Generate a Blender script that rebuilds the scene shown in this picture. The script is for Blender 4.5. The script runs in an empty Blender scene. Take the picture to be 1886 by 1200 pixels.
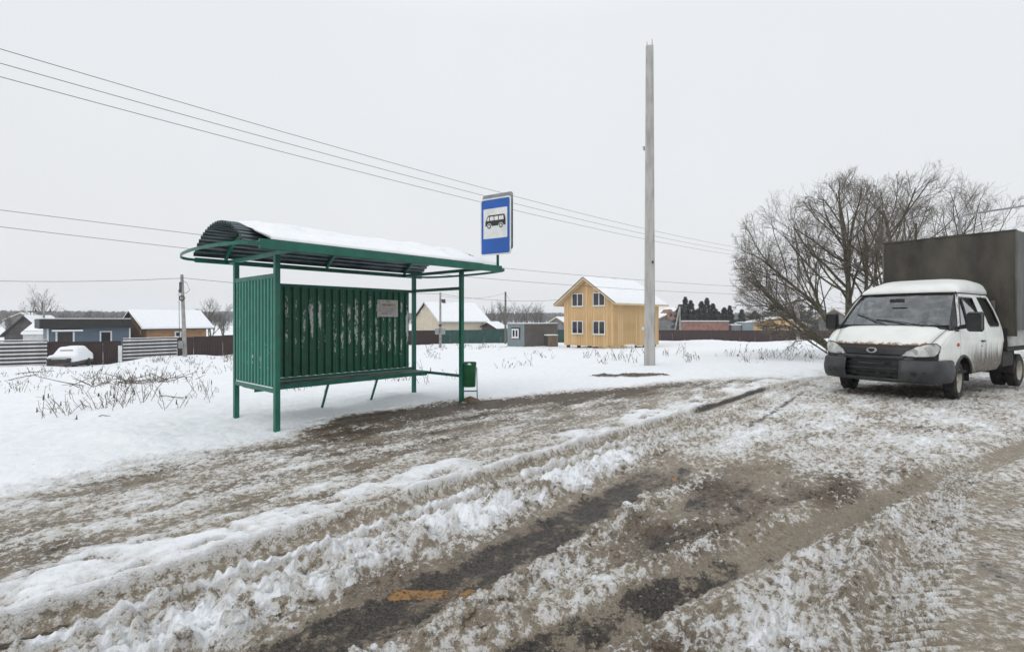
import bpy, math, random
import numpy as np
from mathutils import Vector, Matrix
from mathutils.geometry import delaunay_2d_cdt

random.seed(11)
SC = bpy.context.scene
COL = SC.collection
R = math.radians

# ------------------------------------------------------------------ camera
cam_d = bpy.data.cameras.new('camera')
cam_d.sensor_width = 36.0
cam_d.lens = 18.04
cam_d.shift_y = -0.00636
cam_d.clip_start = 0.05
cam_d.clip_end = 6000
cam = bpy.data.objects.new('camera', cam_d)
cam.location = (0, 0, 1.5)
cam.rotation_euler = (R(90), 0, 0)
COL.objects.link(cam)
SC.camera = cam

# ------------------------------------------------------------------ sky
SUN_EL, SUN_AZ = R(38), R(215)          # azimuth clockwise from +Y: behind the camera, to the left
world = bpy.data.worlds.new('World')
SC.world = world
world.use_nodes = True
wt = world.node_tree
wt.nodes.clear()
w_out = wt.nodes.new('ShaderNodeOutputWorld')
w_bg = wt.nodes.new('ShaderNodeBackground')
w_sky = wt.nodes.new('ShaderNodeTexSky')
w_sky.sky_type = 'NISHITA'
w_sky.sun_disc = False
w_sky.sun_elevation = SUN_EL
w_sky.sun_rotation = SUN_AZ
w_sky.air_density = 1.0
w_sky.dust_density = 4.0
w_tc = wt.nodes.new('ShaderNodeTexCoord')
w_sep = wt.nodes.new('ShaderNodeSeparateXYZ')
w_ramp = wt.nodes.new('ShaderNodeValToRGB')          # overcast deck, a little brighter overhead
w_ramp.color_ramp.elements[0].position = 0.0
w_ramp.color_ramp.elements[0].color = (7.70, 7.74, 7.86, 1)
w_ramp.color_ramp.elements[1].position = 1.0
w_ramp.color_ramp.elements[1].color = (11.5, 11.9, 12.3, 1)
e = w_ramp.color_ramp.elements.new(0.5)
e.color = (7.95, 8.2, 8.45, 1)
w_noise = wt.nodes.new('ShaderNodeTexNoise')
w_noise.inputs['Scale'].default_value = 1.6
w_noise.inputs['Detail'].default_value = 4.0
w_nr = wt.nodes.new('ShaderNodeMapRange')
w_nr.inputs['From Min'].default_value = 0.3
w_nr.inputs['From Max'].default_value = 0.7
w_nr.inputs['To Min'].default_value = 0.975
w_nr.inputs['To Max'].default_value = 1.025
w_mul = wt.nodes.new('ShaderNodeVectorMath')
w_mul.operation = 'SCALE'
w_mix = wt.nodes.new('ShaderNodeMix')
w_mix.data_type = 'RGBA'
w_mix.inputs['Factor'].default_value = 0.93
L = wt.links.new
L(w_tc.outputs['Generated'], w_sep.inputs[0])
L(w_sep.outputs['Z'], w_ramp.inputs[0])
L(w_tc.outputs['Generated'], w_noise.inputs['Vector'])
L(w_noise.outputs['Fac'], w_nr.inputs['Value'])
L(w_ramp.outputs['Color'], w_mul.inputs[0])
L(w_nr.outputs['Result'], w_mul.inputs['Scale'])
L(w_sky.outputs['Color'], w_mix.inputs['A'])
L(w_mul.outputs['Vector'], w_mix.inputs['B'])
L(w_mix.outputs['Result'], w_bg.inputs['Color'])
w_bg.inputs['Strength'].default_value = 0.10
L(w_bg.outputs[0], w_out.inputs['Surface'])

sun_d = bpy.data.lights.new('sun', 'SUN')
sun_d.energy = 0.5
sun_d.angle = R(40)
sun_d.color = (1.0, 0.97, 0.93)
sun = bpy.data.objects.new('sun', sun_d)
sdir = Vector((math.sin(SUN_AZ) * math.cos(SUN_EL), math.cos(SUN_AZ) * math.cos(SUN_EL), math.sin(SUN_EL)))
sun.rotation_euler = (-sdir).to_track_quat('-Z', 'Y').to_euler()
sun.location = sdir * 50
COL.objects.link(sun)

SC.view_settings.view_transform = 'Standard'
SC.view_settings.look = 'None'
SC.view_settings.exposure = 0.12
SC.cycles.volume_bounces = 2
SC.view_settings.gamma = 1.0
SC.view_settings.use_curve_mapping = False

# ------------------------------------------------------------------ mesh helpers
def tag(o, label=None, cat=None, group=None, kind=None):
    if label: o['label'] = label
    if cat: o['category'] = cat
    if group: o['group'] = group
    if kind: o['kind'] = kind
    return o

def empty(name, loc=(0, 0, 0), rz=0.0, label=None, cat=None, group=None):
    o = bpy.data.objects.new(name, None)
    o.empty_display_size = 0.2
    o.location = loc
    o.rotation_euler = (0, 0, rz)
    COL.objects.link(o)
    return tag(o, label, cat, group)

def link(name, me, mat=None, parent=None):
    o = bpy.data.objects.new(name, me)
    COL.objects.link(o)
    if mat is not None and not me.materials:
        for m in (mat if isinstance(mat, (list, tuple)) else [mat]):
            me.materials.append(m)
    if parent is not None:
        o.parent = parent
    return o

class MB:
    def __init__(s):
        s.v, s.f = [], []
    def add(s, vs, fs):
        b = len(s.v)
        s.v.extend([tuple(p) for p in vs])
        s.f.extend([tuple(i + b for i in f) for f in fs])
        return s
    def box(s, c, d, rz=0.0):
        cx, cy, cz = c
        hx, hy, hz = d[0] / 2, d[1] / 2, d[2] / 2
        co, si = math.cos(rz), math.sin(rz)
        vs = []
        for z in (-hz, hz):
            for x, y in ((-hx, -hy), (hx, -hy), (hx, hy), (-hx, hy)):
                vs.append((cx + x * co - y * si, cy + x * si + y * co, cz + z))
        return s.add(vs, [(3, 2, 1, 0), (4, 5, 6, 7), (0, 1, 5, 4), (1, 2, 6, 5), (2, 3, 7, 6), (3, 0, 4, 7)])
    def bar(s, p0, p1, w, h, up=(0, 0, 1)):
        p0, p1 = Vector(p0), Vector(p1)
        d = (p1 - p0).normalized()
        u = Vector(up)
        if abs(d.dot(u)) > 0.98: u = Vector((0, 1, 0))
        a = d.cross(u).normalized() * (w / 2)
        b = a.cross(d).normalized() * (h / 2)
        vs = [p0 - a - b, p0 + a - b, p0 + a + b, p0 - a + b, p1 - a - b, p1 + a - b, p1 + a + b, p1 - a + b]
        return s.add(vs, [(0, 1, 2, 3), (7, 6, 5, 4), (4, 5, 1, 0), (5, 6, 2, 1), (6, 7, 3, 2), (7, 4, 0, 3)])
    def tube(s, pts, rad, n=6, cap=True):
        pts = [Vector(p) for p in pts]
        if not hasattr(rad, '__len__'): rad = [rad] * len(pts)
        b = len(s.v)
        ref = None
        for i, p in enumerate(pts):
            d = (pts[min(i + 1, len(pts) - 1)] - pts[max(i - 1, 0)])
            if d.length < 1e-9: d = Vector((0, 0, 1))
            d.normalize()
            if ref is None:
                ref = Vector((0, 0, 1)) if abs(d.z) < 0.9 else Vector((1, 0, 0))
            a = d.cross(ref)
            if a.length < 1e-6: a = d.cross(Vector((0, 1, 0.3)))
            a.normalize()
            c = d.cross(a)
            ref = -c if False else ref
            for k in range(n):
                t = 2 * math.pi * k / n
                q = p + (a * math.cos(t) + c * math.sin(t)) * rad[i]
                s.v.append((q.x, q.y, q.z))
        m = len(pts)
        for i in range(m - 1):
            for k in range(n):
                k2 = (k + 1) % n
                s.f.append((b + i * n + k, b + i * n + k2, b + (i + 1) * n + k2, b + (i + 1) * n + k))
        if cap:
            s.f.append(tuple(b + k for k in range(n))[::-1])
            s.f.append(tuple(b + (m - 1) * n + k for k in range(n)))
        return s
    def lathe(s, prof, c, axis='y', n=24):
        # prof: (radius, offset along axis) closed loop is up to the caller
        b = len(s.v)
        for r, h in prof:
            for k in range(n):
                t = 2 * math.pi * k / n
                if axis == 'y': s.v.append((c[0] + r * math.cos(t), c[1] + h, c[2] + r * math.sin(t)))
                else: s.v.append((c[0] + r * math.cos(t), c[1] + r * math.sin(t), c[2] + h))
        for i in range(len(prof) - 1):
            for k in range(n):
                k2 = (k + 1) % n
                s.f.append((b + i * n + k, b + i * n + k2, b + (i + 1) * n + k2, b + (i + 1) * n + k))
        return s
    def prism(s, poly, fn, t0, t1):
        # poly: 2D points; fn(a, b, t) -> 3D point
        n = len(poly)
        vs = [fn(a, b, t0) for a, b in poly] + [fn(a, b, t1) for a, b in poly]
        fs = [tuple(range(n))[::-1], tuple(range(n, 2 * n))]
        for i in range(n):
            j = (i + 1) % n
            fs.append((i, j, n + j, n + i))
        return s.add(vs, fs)
    def grid(s, pts, closed=False):
        # pts: rows of 3D points
        b = len(s.v)
        nr, nc = len(pts), len(pts[0])
        for r in pts:
            for p in r: s.v.append(tuple(p))
        for i in range(nr - 1):
            for k in range(nc - (0 if closed else 1)):
                k2 = (k + 1) % nc
                s.f.append((b + i * nc + k, b + i * nc + k2, b + (i + 1) * nc + k2, b + (i + 1) * nc + k))
        return s
    def mesh(s, name, smooth=False):
        me = bpy.data.meshes.new(name)
        me.from_pydata(s.v, [], s.f)
        if smooth: me.polygons.foreach_set('use_smooth', [True] * len(me.polygons))
        me.update()
        return me
    def build(s, name, mat, parent=None, smooth=False, bevel=0.0, solid=0.0, seg=2):
        o = link(name, s.mesh(name, smooth), mat, parent)
        if solid:
            md = o.modifiers.new('solid', 'SOLIDIFY'); md.thickness = solid; md.offset = 0.0
        if bevel:
            md = o.modifiers.new('bevel', 'BEVEL'); md.width = bevel; md.segments = seg; md.limit_method = 'ANGLE'; md.angle_limit = R(40)
        return o

def inside(p, poly):
    x, y = p
    c = False
    j = len(poly) - 1
    for i in range(len(poly)):
        xi, yi = poly[i]; xj, yj = poly[j]
        if (yi > y) != (yj > y) and x < (xj - xi) * (y - yi) / (yj - yi) + xi: c = not c
        j = i
    return c

def patch(outline, holes, step, fn):
    loops = []
    for lp in [outline] + holes:
        q = []
        for i in range(len(lp)):
            a, b = Vector(lp[i]), Vector(lp[(i + 1) % len(lp)])
            n = max(1, int(round((b - a).length / step)))
            for k in range(n): q.append(a.lerp(b, k / n))
        loops.append(q)
    vs, es = [], []
    for q in loops:
        b = len(vs); vs += q
        es += [(b + i, b + (i + 1) % len(q)) for i in range(len(q))]
    xs = [p[0] for p in outline]; ys = [p[1] for p in outline]
    def ok(p): return inside(p, outline) and not any(inside(p, h) for h in holes)
    x = min(xs) + step * 0.5
    edge = [v for v in vs]
    while x < max(xs):
        y = min(ys) + step * 0.5
        while y < max(ys):
            if ok((x, y)) and min((v.x - x) ** 2 + (v.y - y) ** 2 for v in edge) > (0.45 * step) ** 2: vs.append(Vector((x, y)))
            y += step
        x += step
    rv, re, rf, *_ = delaunay_2d_cdt([Vector((v[0], v[1])) for v in vs], es, [], 0, 1e-5)
    m = MB()
    m.v = [tuple(fn(v.x, v.y)) for v in rv]
    for f in rf:
        cx = sum(rv[i].x for i in f) / len(f); cy = sum(rv[i].y for i in f) / len(f)
        if ok((cx, cy)): m.f.append(tuple(f))
    return m

# ------------------------------------------------------------------ materials
def nodes(name):
    m = bpy.data.materials.new(name)
    m.use_nodes = True
    t = m.node_tree
    p = t.nodes['Principled BSDF']
    return m, t, p

def N(t, kind, **kw):
    n = t.nodes.new('ShaderNode' + kind)
    for k, v in kw.items(): setattr(n, k, v)
    return n

def mathn(t, op, a, b=None, c=None, clamp=False):
    n = N(t, 'Math', operation=op); n.use_clamp = clamp
    for i, q in enumerate((a, b, c)):
        if q is None: continue
        if isinstance(q, (int, float)): n.inputs[i].default_value = q
        else: t.links.new(q, n.inputs[i])
    return n.outputs[0]

def sstep(t, x, lo, hi):
    n = N(t, 'MapRange', interpolation_type='SMOOTHSTEP')
    t.links.new(x, n.inputs['Value'])
    n.inputs['From Min'].default_value = lo; n.inputs['From Max'].default_value = hi
    return n.outputs['Result']

def mixc(t, f, a, b):
    n = N(t, 'Mix', data_type='RGBA')
    for q, s in ((f, 'Factor'), (a, 'A'), (b, 'B')):
        if isinstance(q, (int, float)): n.inputs[s].default_value = q
        elif isinstance(q, tuple): n.inputs[s].default_value = (*q, 1) if len(q) == 3 else q
        else: t.links.new(q, n.inputs[s])
    return n.outputs['Result']

def coords(t, stretch=(1, 1, 1), kind='Object'):
    tc = N(t, 'TexCoord'); mp = N(t, 'Mapping')
    mp.inputs['Scale'].default_value = stretch
    t.links.new(tc.outputs[kind], mp.inputs['Vector'])
    return mp.outputs[0]

def noise(t, vec, scale, detail=4.0, rough=0.55):
    n = N(t, 'TexNoise')
    n.inputs['Scale'].default_value = scale; n.inputs['Detail'].default_value = detail; n.inputs['Roughness'].default_value = rough
    if vec is not None: t.links.new(vec, n.inputs['Vector'])
    return n.outputs['Fac']

def bumpn(t, p, h, strength=0.3, dist=0.01):
    b = N(t, 'Bump'); b.inputs['Strength'].default_value = strength; b.inputs['Distance'].default_value = dist
    t.links.new(h, b.inputs['Height']); t.links.new(b.outputs[0], p.inputs['Normal'])

def pm(name, c1, c2, scale=6.0, rough=0.6, metal=0.0, bump=0.15, dist=0.01, stretch=(1, 1, 1), lo=0.35, hi=0.65, kind='Object', spec=0.5):
    m, t, p = nodes(name)
    v = coords(t, stretch, kind)
    n1 = noise(t, v, scale, 6.0)
    f = sstep(t, n1, lo, hi)
    t.links.new(mixc(t, f, c1, c2), p.inputs['Base Color'])
    p.inputs['Roughness'].default_value = rough
    p.inputs['Metallic'].default_value = metal
    p.inputs['Specular IOR Level'].default_value = spec
    if bump: bumpn(t, p, noise(t, v, scale * 5, 4.0), bump, dist)
    return m

def snow_material(name, dirt=0.0):
    m, t, p = nodes(name)
    v = coords(t, (1, 1, 1))
    n1 = noise(t, v, 2.2, 6.0); n2 = noise(t, v, 30.0, 5.0)
    c = mixc(t, sstep(t, n1, 0.3, 0.7), (0.82, 0.84, 0.87), (0.87, 0.88, 0.89))
    if dirt: c = mixc(t, sstep(t, n2, 0.66, 0.76), c, (0.35, 0.31, 0.26))
    t.links.new(c, p.inputs['Base Color'])
    p.inputs['Roughness'].default_value = 0.75
    p.inputs['Specular IOR Level'].default_value = 0.25
    bumpn(t, p, mathn(t, 'ADD', n1, mathn(t, 'MULTIPLY', n2, 0.25)), 0.5, 0.04)
    return m

def green_paint(name, base=(0.010, 0.150, 0.092), dark=(0.006, 0.090, 0.055), peel=0.0, ridge=None, zband=None, speck=0.0):
    m, t, p = nodes(name)
    v = coords(t)
    n1 = noise(t, v, 5.0, 6.0)
    c = mixc(t, sstep(t, n1, 0.3, 0.7), dark, base)
    grime = noise(t, coords(t, (14, 14, 1.2)), 1.0, 5.0)
    c = mixc(t, mathn(t, 'MULTIPLY', sstep(t, grime, 0.55, 0.8), 0.45), c, (0.035, 0.05, 0.04))
    r = 0.42
    if peel:
        nb = noise(t, coords(t, (15, 15, 2.6)), 1.0, 6.0, 0.66)
        ns = noise(t, coords(t, (60, 60, 18)), 1.0, 4.0, 0.6)
        nl = noise(t, coords(t, (1.6, 1.6, .9)), 1.0, 3.0)
        h = mathn(t, 'ADD', nb, mathn(t, 'MULTIPLY', mathn(t, 'SUBTRACT', ns, 0.5), 0.55))
        h = mathn(t, 'ADD', h, mathn(t, 'MULTIPLY', mathn(t, 'SUBTRACT', nl, 0.5), 0.32))
        sp = N(t, 'SeparateXYZ'); tc = N(t, 'TexCoord'); t.links.new(tc.outputs['Object'], sp.inputs[0])
        if ridge is not None:
            ax, pitch, off = ridge
            wv = mathn(t, 'COSINE', mathn(t, 'MULTIPLY', mathn(t, 'SUBTRACT', sp.outputs[ax], off), 2 * math.pi / pitch))
            h = mathn(t, 'ADD', h, mathn(t, 'MULTIPLY', wv, 0.10))
        if zband is not None:
            z0, z1, z2, z3 = zband
            a = sstep(t, sp.outputs['Z'], z0, z1)
            n = N(t, 'MapRange', interpolation_type='SMOOTHSTEP'); t.links.new(sp.outputs['Z'], n.inputs['Value'])
            n.inputs['From Min'].default_value = z2; n.inputs['From Max'].default_value = z3
            n.inputs['To Min'].default_value = 1.0; n.inputs['To Max'].default_value = 0.0
            band = mathn(t, 'MULTIPLY', a, n.outputs['Result'])
            h = mathn(t, 'ADD', h, mathn(t, 'MULTIPLY', mathn(t, 'SUBTRACT', band, 1.0), 0.16))
        f = sstep(t, h, peel, peel + 0.018)
        pc = mixc(t, ns, (0.42, 0.46, 0.45), (0.62, 0.65, 0.64))
        c = mixc(t, f, c, pc)
    t.links.new(c, p.inputs['Base Color'])
    p.inputs['Roughness'].default_value = r
    bumpn(t, p, noise(t, v, 40.0, 4.0), 0.12, 0.004)
    return m

M = {}
M['green'] = green_paint('green_paint', base=(0.006, 0.140, 0.092), dark=(0.004, 0.095, 0.062))
M['green_post'] = green_paint('green_paint_chipped', base=(0.008, 0.145, 0.094), dark=(0.005, 0.100, 0.064), peel=0.76)
M['green_side_lit'] = green_paint('green_paint_side_sheet_lit', base=(0.008, 0.180, 0.122), dark=(0.006, 0.140, 0.092), peel=0.70)  # paler green: the daylight on this side sheet is put into the colour
M['green_back_shaded'] = green_paint('green_paint_peeling_sheet_shaded', base=(0.008, 0.115, 0.062), dark=(0.006, 0.082, 0.044), peel=0.622, ridge=('X', 0.1405, 0.2), zband=(0.55, 1.25, 1.75, 2.0))  # darker green: shade inside the shelter is painted in; the peeling is wear
M['bench'] = pm('worn_bench_wood', (0.05, 0.10, 0.075), (0.22, 0.23, 0.21), 3.0, 0.6, stretch=(1.2, 14, 14), lo=0.4, hi=0.6)
M['zinc'] = pm('dull_roof_sheet', (0.036, 0.056, 0.066), (0.12, 0.148, 0.16), 2.5, 0.34, 0.45, 0.1, stretch=(1, 4, 4))
M['snow'] = snow_material('roof_snow')
M['snow_dirty'] = snow_material('roof_snow_specked', 1.0)
M['bin_green'] = pm('bin_paint', (0.008, 0.085, 0.030), (0.012, 0.12, 0.045), 6, 0.45)
M['blue'] = pm('sign_blue', (0.008, 0.085, 0.36), (0.010, 0.095, 0.40), 3, 0.35, bump=0.0)
M['sign_white'] = pm('sign_white', (0.72, 0.73, 0.72), (0.62, 0.63, 0.62), 7, 0.4, bump=0.0)
M['black'] = pm('sign_black', (0.012, 0.012, 0.013), (0.02, 0.02, 0.02), 5, 0.45, bump=0.0)
M['galv'] = pm('galvanised', (0.20, 0.22, 0.23), (0.30, 0.31, 0.32), 5, 0.5, 0.4)
M['concrete'] = pm('pole_concrete', (0.31, 0.302, 0.288), (0.45, 0.442, 0.425), 2.6, 0.85, 0, 0.6, 0.015, stretch=(2.5, 2.5, 0.45), lo=.30, hi=.62)
M['concrete_old'] = pm('old_pole_concrete', (0.22, 0.215, 0.20), (0.36, 0.35, 0.335), 1.5, 0.9, 0, 0.3)
M['wood_pole'] = pm('weathered_pole', (0.10, 0.095, 0.08), (0.17, 0.16, 0.14), 4, 0.9, stretch=(4, 4, 0.4))
M['wire'] = pm('cable_black', (0.03, 0.03, 0.032), (0.06, 0.06, 0.06), 3, 0.6, bump=0)
M['rust'] = pm('rusty_steel', (0.06, 0.035, 0.022), (0.14, 0.07, 0.04), 8, 0.8)
M['bark'] = pm('willow_bark', (0.060, 0.052, 0.034), (0.13, 0.118, 0.078), 7, 0.9, stretch=(2, 2, 0.6), bump=0.5)
M['twig'] = pm('twig_bark', (0.115, 0.098, 0.079), (0.19, 0.165, 0.138), 4, 0.9, bump=0)
M['twig_far'] = pm('far_twig_bark', (0.10, 0.088, 0.080), (0.15, 0.135, 0.125), 3, 0.95, bump=0)
M['weed'] = pm('dry_stalk', (0.065, 0.047, 0.032), (0.17, 0.13, 0.09), 2, 0.9, bump=0)
M['needle'] = pm('pine_needles', (0.028, 0.042, 0.031), (0.068, 0.082, 0.064), 1.5, 0.85, bump=0)
M['glass_dark'] = pm('window_glass', (0.02, 0.024, 0.028), (0.03, 0.034, 0.04), 2, 0.06, bump=0)
M['white_plastic'] = pm('window_frame_white', (0.74, 0.75, 0.75), (0.68, 0.69, 0.69), 3, 0.45, bump=0)
M['osb'] = pm('pine_cladding', (0.54, 0.355, 0.165), (0.64, 0.445, 0.235), 1.3, 0.75, stretch=(5, 5, 0.35), lo=0.3, hi=0.7)
M['osb2'] = pm('pine_cladding_knotty', (0.45, 0.285, 0.125), (0.58, 0.395, 0.20), 1.7, 0.75, stretch=(5, 5, 0.45), lo=0.3, hi=0.7)
M['eave'] = pm('eave_board', (0.52, 0.40, 0.24), (0.60, 0.47, 0.30), 2, 0.7)
M['dark_trim'] = pm('dark_trim', (0.022, 0.018, 0.018), (0.035, 0.03, 0.03), 3, 0.6)
M['brown_sheet'] = pm('brown_fence_sheet', (0.030, 0.013, 0.013), (0.046, 0.021, 0.019), 0.8, 0.5, bump=0.05)
M['green_sheet'] = pm('green_fence_sheet', (0.012, 0.060, 0.052), (0.022, 0.085, 0.072), 0.8, 0.5, bump=0.05)
M['slat_white'] = pm('pale_gate_slat', (0.46, 0.46, 0.46), (0.60, 0.60, 0.61), 1.5, 0.6)
M['cream'] = pm('cream_render', (0.50, 0.44, 0.34), (0.56, 0.50, 0.40), 0.8, 0.85, bump=0.05)
M['slate_blue'] = pm('blue_grey_siding', (0.085, 0.125, 0.165), (0.10, 0.145, 0.19), 1.0, 0.6, stretch=(1, 1, 6))
M['log'] = pm('log_wall', (0.26, 0.145, 0.07), (0.36, 0.215, 0.11), 1.2, 0.8, stretch=(1, 1, 5))
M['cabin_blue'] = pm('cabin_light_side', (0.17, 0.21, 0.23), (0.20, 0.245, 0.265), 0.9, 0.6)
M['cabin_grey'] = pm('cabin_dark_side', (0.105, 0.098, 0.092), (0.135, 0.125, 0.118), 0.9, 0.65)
M['brick'] = pm('far_brick', (0.20, 0.10, 0.08), (0.28, 0.155, 0.125), 1.2, 0.9)
M['dark_house'] = pm('dark_house_wall', (0.055, 0.045, 0.045), (0.09, 0.075, 0.072), 0.8, 0.8)
M['grey_house'] = pm('grey_house_wall', (0.14, 0.145, 0.15), (0.20, 0.205, 0.21), 0.8, 0.8)
M['paper'] = pm('faded_paper', (0.50, 0.47, 0.46), (0.60, 0.575, 0.56), 12, 0.8)
M['paper_tan'] = pm('faded_print_band', (0.36, 0.32, 0.22), (0.44, 0.40, 0.29), 20, 0.8)
M['ink'] = pm('faded_ink', (0.16, 0.13, 0.13), (0.26, 0.22, 0.21), 60, 0.8, bump=0)
M['fascia_black'] = pm('black_roof_edge', (0.008, 0.007, 0.008), (0.016, 0.014, 0.014), 3, 0.6)
M['crate_wood'] = pm('weathered_crate', (0.15, 0.10, 0.075), (0.24, 0.185, 0.15), 3, .8, stretch=(3, 3, .5))
M['mud_heap'] = pm('earth_heap', (0.10, 0.07, 0.045), (0.17, 0.125, 0.085), 9, 0.9, bump=0.8, dist=0.03)

# ------------------------------------------------------------------ terrain
_rs = np.random.RandomState(5)
_perm = _rs.permutation(256)
_gx = np.cos(np.arange(256) * 2 * np.pi / 256 * 37); _gy = np.sin(np.arange(256) * 2 * np.pi / 256 * 37)

def pn(x, y, seed=0):
    xi = np.floor(x).astype(np.int64); yi = np.floor(y).astype(np.int64)
    xf = x - xi; yf = y - yi
    def g(ix, iy, dx, dy):
        k = _perm[(_perm[(ix + seed * 31) & 255] + iy + seed * 7) & 255]
        return _gx[k] * dx + _gy[k] * dy
    a = xf * xf * xf * (xf * (xf * 6 - 15) + 10); b = yf * yf * yf * (yf * (yf * 6 - 15) + 10)
    n0 = g(xi, yi, xf, yf); n1 = g(xi + 1, yi, xf - 1, yf)
    n2 = g(xi, yi + 1, xf, yf - 1); n3 = g(xi + 1, yi + 1, xf - 1, yf - 1)
    return ((n0 * (1 - a) + n1 * a) * (1 - b) + (n2 * (1 - a) + n3 * a) * b) * 1.5

def fbm(x, y, o=3, seed=0, gain=0.5):
    r = 0.0; a = 1.0; s = 0.0
    for i in range(o):
        r = r + a * pn(x * 2.03 ** i + i * 13.7, y * 2.03 ** i + i * 5.1, seed + i); s += a; a *= gain
    return r / s

def billow(x, y, o=3, seed=0):
    r = 0.0; a = 1.0; s = 0.0
    for i in range(o):
        r = r + a * np.abs(pn(x * 2.1 ** i + i * 3.3, y * 2.1 ** i + i * 8.1, seed + i)); s += a; a *= 0.5
    return r / s

def ss(lo, hi, x):
    t = np.clip((x - lo) / (hi - lo), 0, 1)
    return t * t * (3 - 2 * t)

# axes of the stop: u runs along the kerb, w away from the shelter's front posts towards the carriageway
FL = np.array([-3.14, 6.85]); UX, UY = 0.667, 0.745
def uw(x, y):
    rx = x - FL[0]; ry = y - FL[1]
    return UX * rx + UY * ry, UY * rx - UX * ry
def xy(u, w):
    return FL[0] + UX * u + UY * w, FL[1] + UY * u - UX * w

_ctrl = []
for _u in (-40, -24, -12, -6, 0, 6, 12, 24, 45):
    for _w in (0.0, 5.0, 11.0): _ctrl.append((*xy(_u, _w), 0.0))
    _ctrl.append((*xy(_u, 25.0), -0.1)); _ctrl.append((*xy(_u, 80.0), -0.6))
_ctrl += [(7.9, 10.9, 0.075), (4.4, 16.4, 0.0), (2.5, 18.5, -0.12), (13.0, 20.0, -0.05), (-9, 12, -0.28), (-16, 16, -0.75),
          (-25, 27, -1.55), (-10, 22, -0.75), (0, 28, -0.6), (10, 32, -0.6), (22, 36, -0.5), (-38.5, 38.6, -2.1), (-32.7, 43, -2.25),
          (-28.6, 49.7, -2.0), (-34, 40, -2.2), (-7.8, 56, -1.55), (7.5, 51, -1.36), (13, 52, -1.36), (2, 57, -1.5), (33.5, 60, -1.3),
          (27.3, 94, -2.38), (46.6, 75, -2.07), (-13, 70, -1.9), (-2, 72, -1.85), (-50, 58, -2.4), (-70, 60, -2.6), (-40, 75, -2.4),
          (-10, 95, -2.1), (40, 110, -2.4), (80, 90, -1.8), (0, 130, -2.6), (-90, 110, -3.2), (90, 140, -2.4), (-60, 20, -2.2), (-40, 5, -1.0)]
_C = np.array(_ctrl)
def _phi(r): return np.sqrt(r * r + 9.0)
_D = np.hypot(_C[:, None, 0] - _C[None, :, 0], _C[:, None, 1] - _C[None, :, 1])
_W = np.linalg.solve(_phi(_D) + np.eye(len(_C)) * 1e-3, _C[:, 2] + 1.0)

MOUNDS = [(-5.05, 6.75, 0.10, 0.55), (-4.55, 6.2, 0.07, 0.35), (-29.5, 42.5, 0.55, 2.2), (-27.5, 45.0, 0.35, 1.6), (-34.0, 36.5, 0.2, 2.5),
          (-2.3, 9.9, 0.05, 0.6), (22.0, 60.0, 0.5, 5.0), (9.6, 16.8, 0.10, 1.5), (6.4, 15.6, 0.08, 0.9)]

def terr(x, y):
    x = np.asarray(x, float); y = np.asarray(y, float)
    shp = np.broadcast(x, y).shape
    xf = np.broadcast_to(x, shp).ravel(); yf = np.broadcast_to(y, shp).ravel()
    out = np.empty(xf.size)
    rr = np.hypot(xf, yf)
    k = np.minimum(1.0, 150.0 / np.maximum(rr, 1e-6))
    for s in range(0, xf.size, 100000):
        q = slice(s, s + 100000)
        d = np.hypot((xf[q] * k[q])[:, None] - _C[None, :, 0], (yf[q] * k[q])[:, None] - _C[None, :, 1])
        out[q] = _phi(d) @ _W - 1.0
    far = ss(110, 260, rr)
    out = out * (1 - far) + (-2.6) * far
    for mx, my, mh, ms in MOUNDS:
        out += mh * np.exp(-((xf - mx) ** 2 + (yf - my) ** 2) / (ms * ms))
    return out.reshape(shp)

def tz(x, y): return float(terr(x, y))

_t1 = np.polyfit([-7, -2.8, .3, 4.2, 11.4, 22], [3.72, 3.58, 3.47, 3.60, 4.0, 4.7], 3)
_t3 = np.polyfit([-4, -2, -.445, 1.33, 5.6, 12], [4.95, 5.3, 5.62, 6.04, 7.38, 9.5], 3)

def segd(px, py, ax, ay, bx, by):
    dx, dy = bx - ax, by - ay
    t = np.clip(((px - ax) * dx + (py - ay) * dy) / (dx * dx + dy * dy), 0, 1)
    return np.hypot(px - ax - t * dx, py - ay - t * dy)

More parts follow.
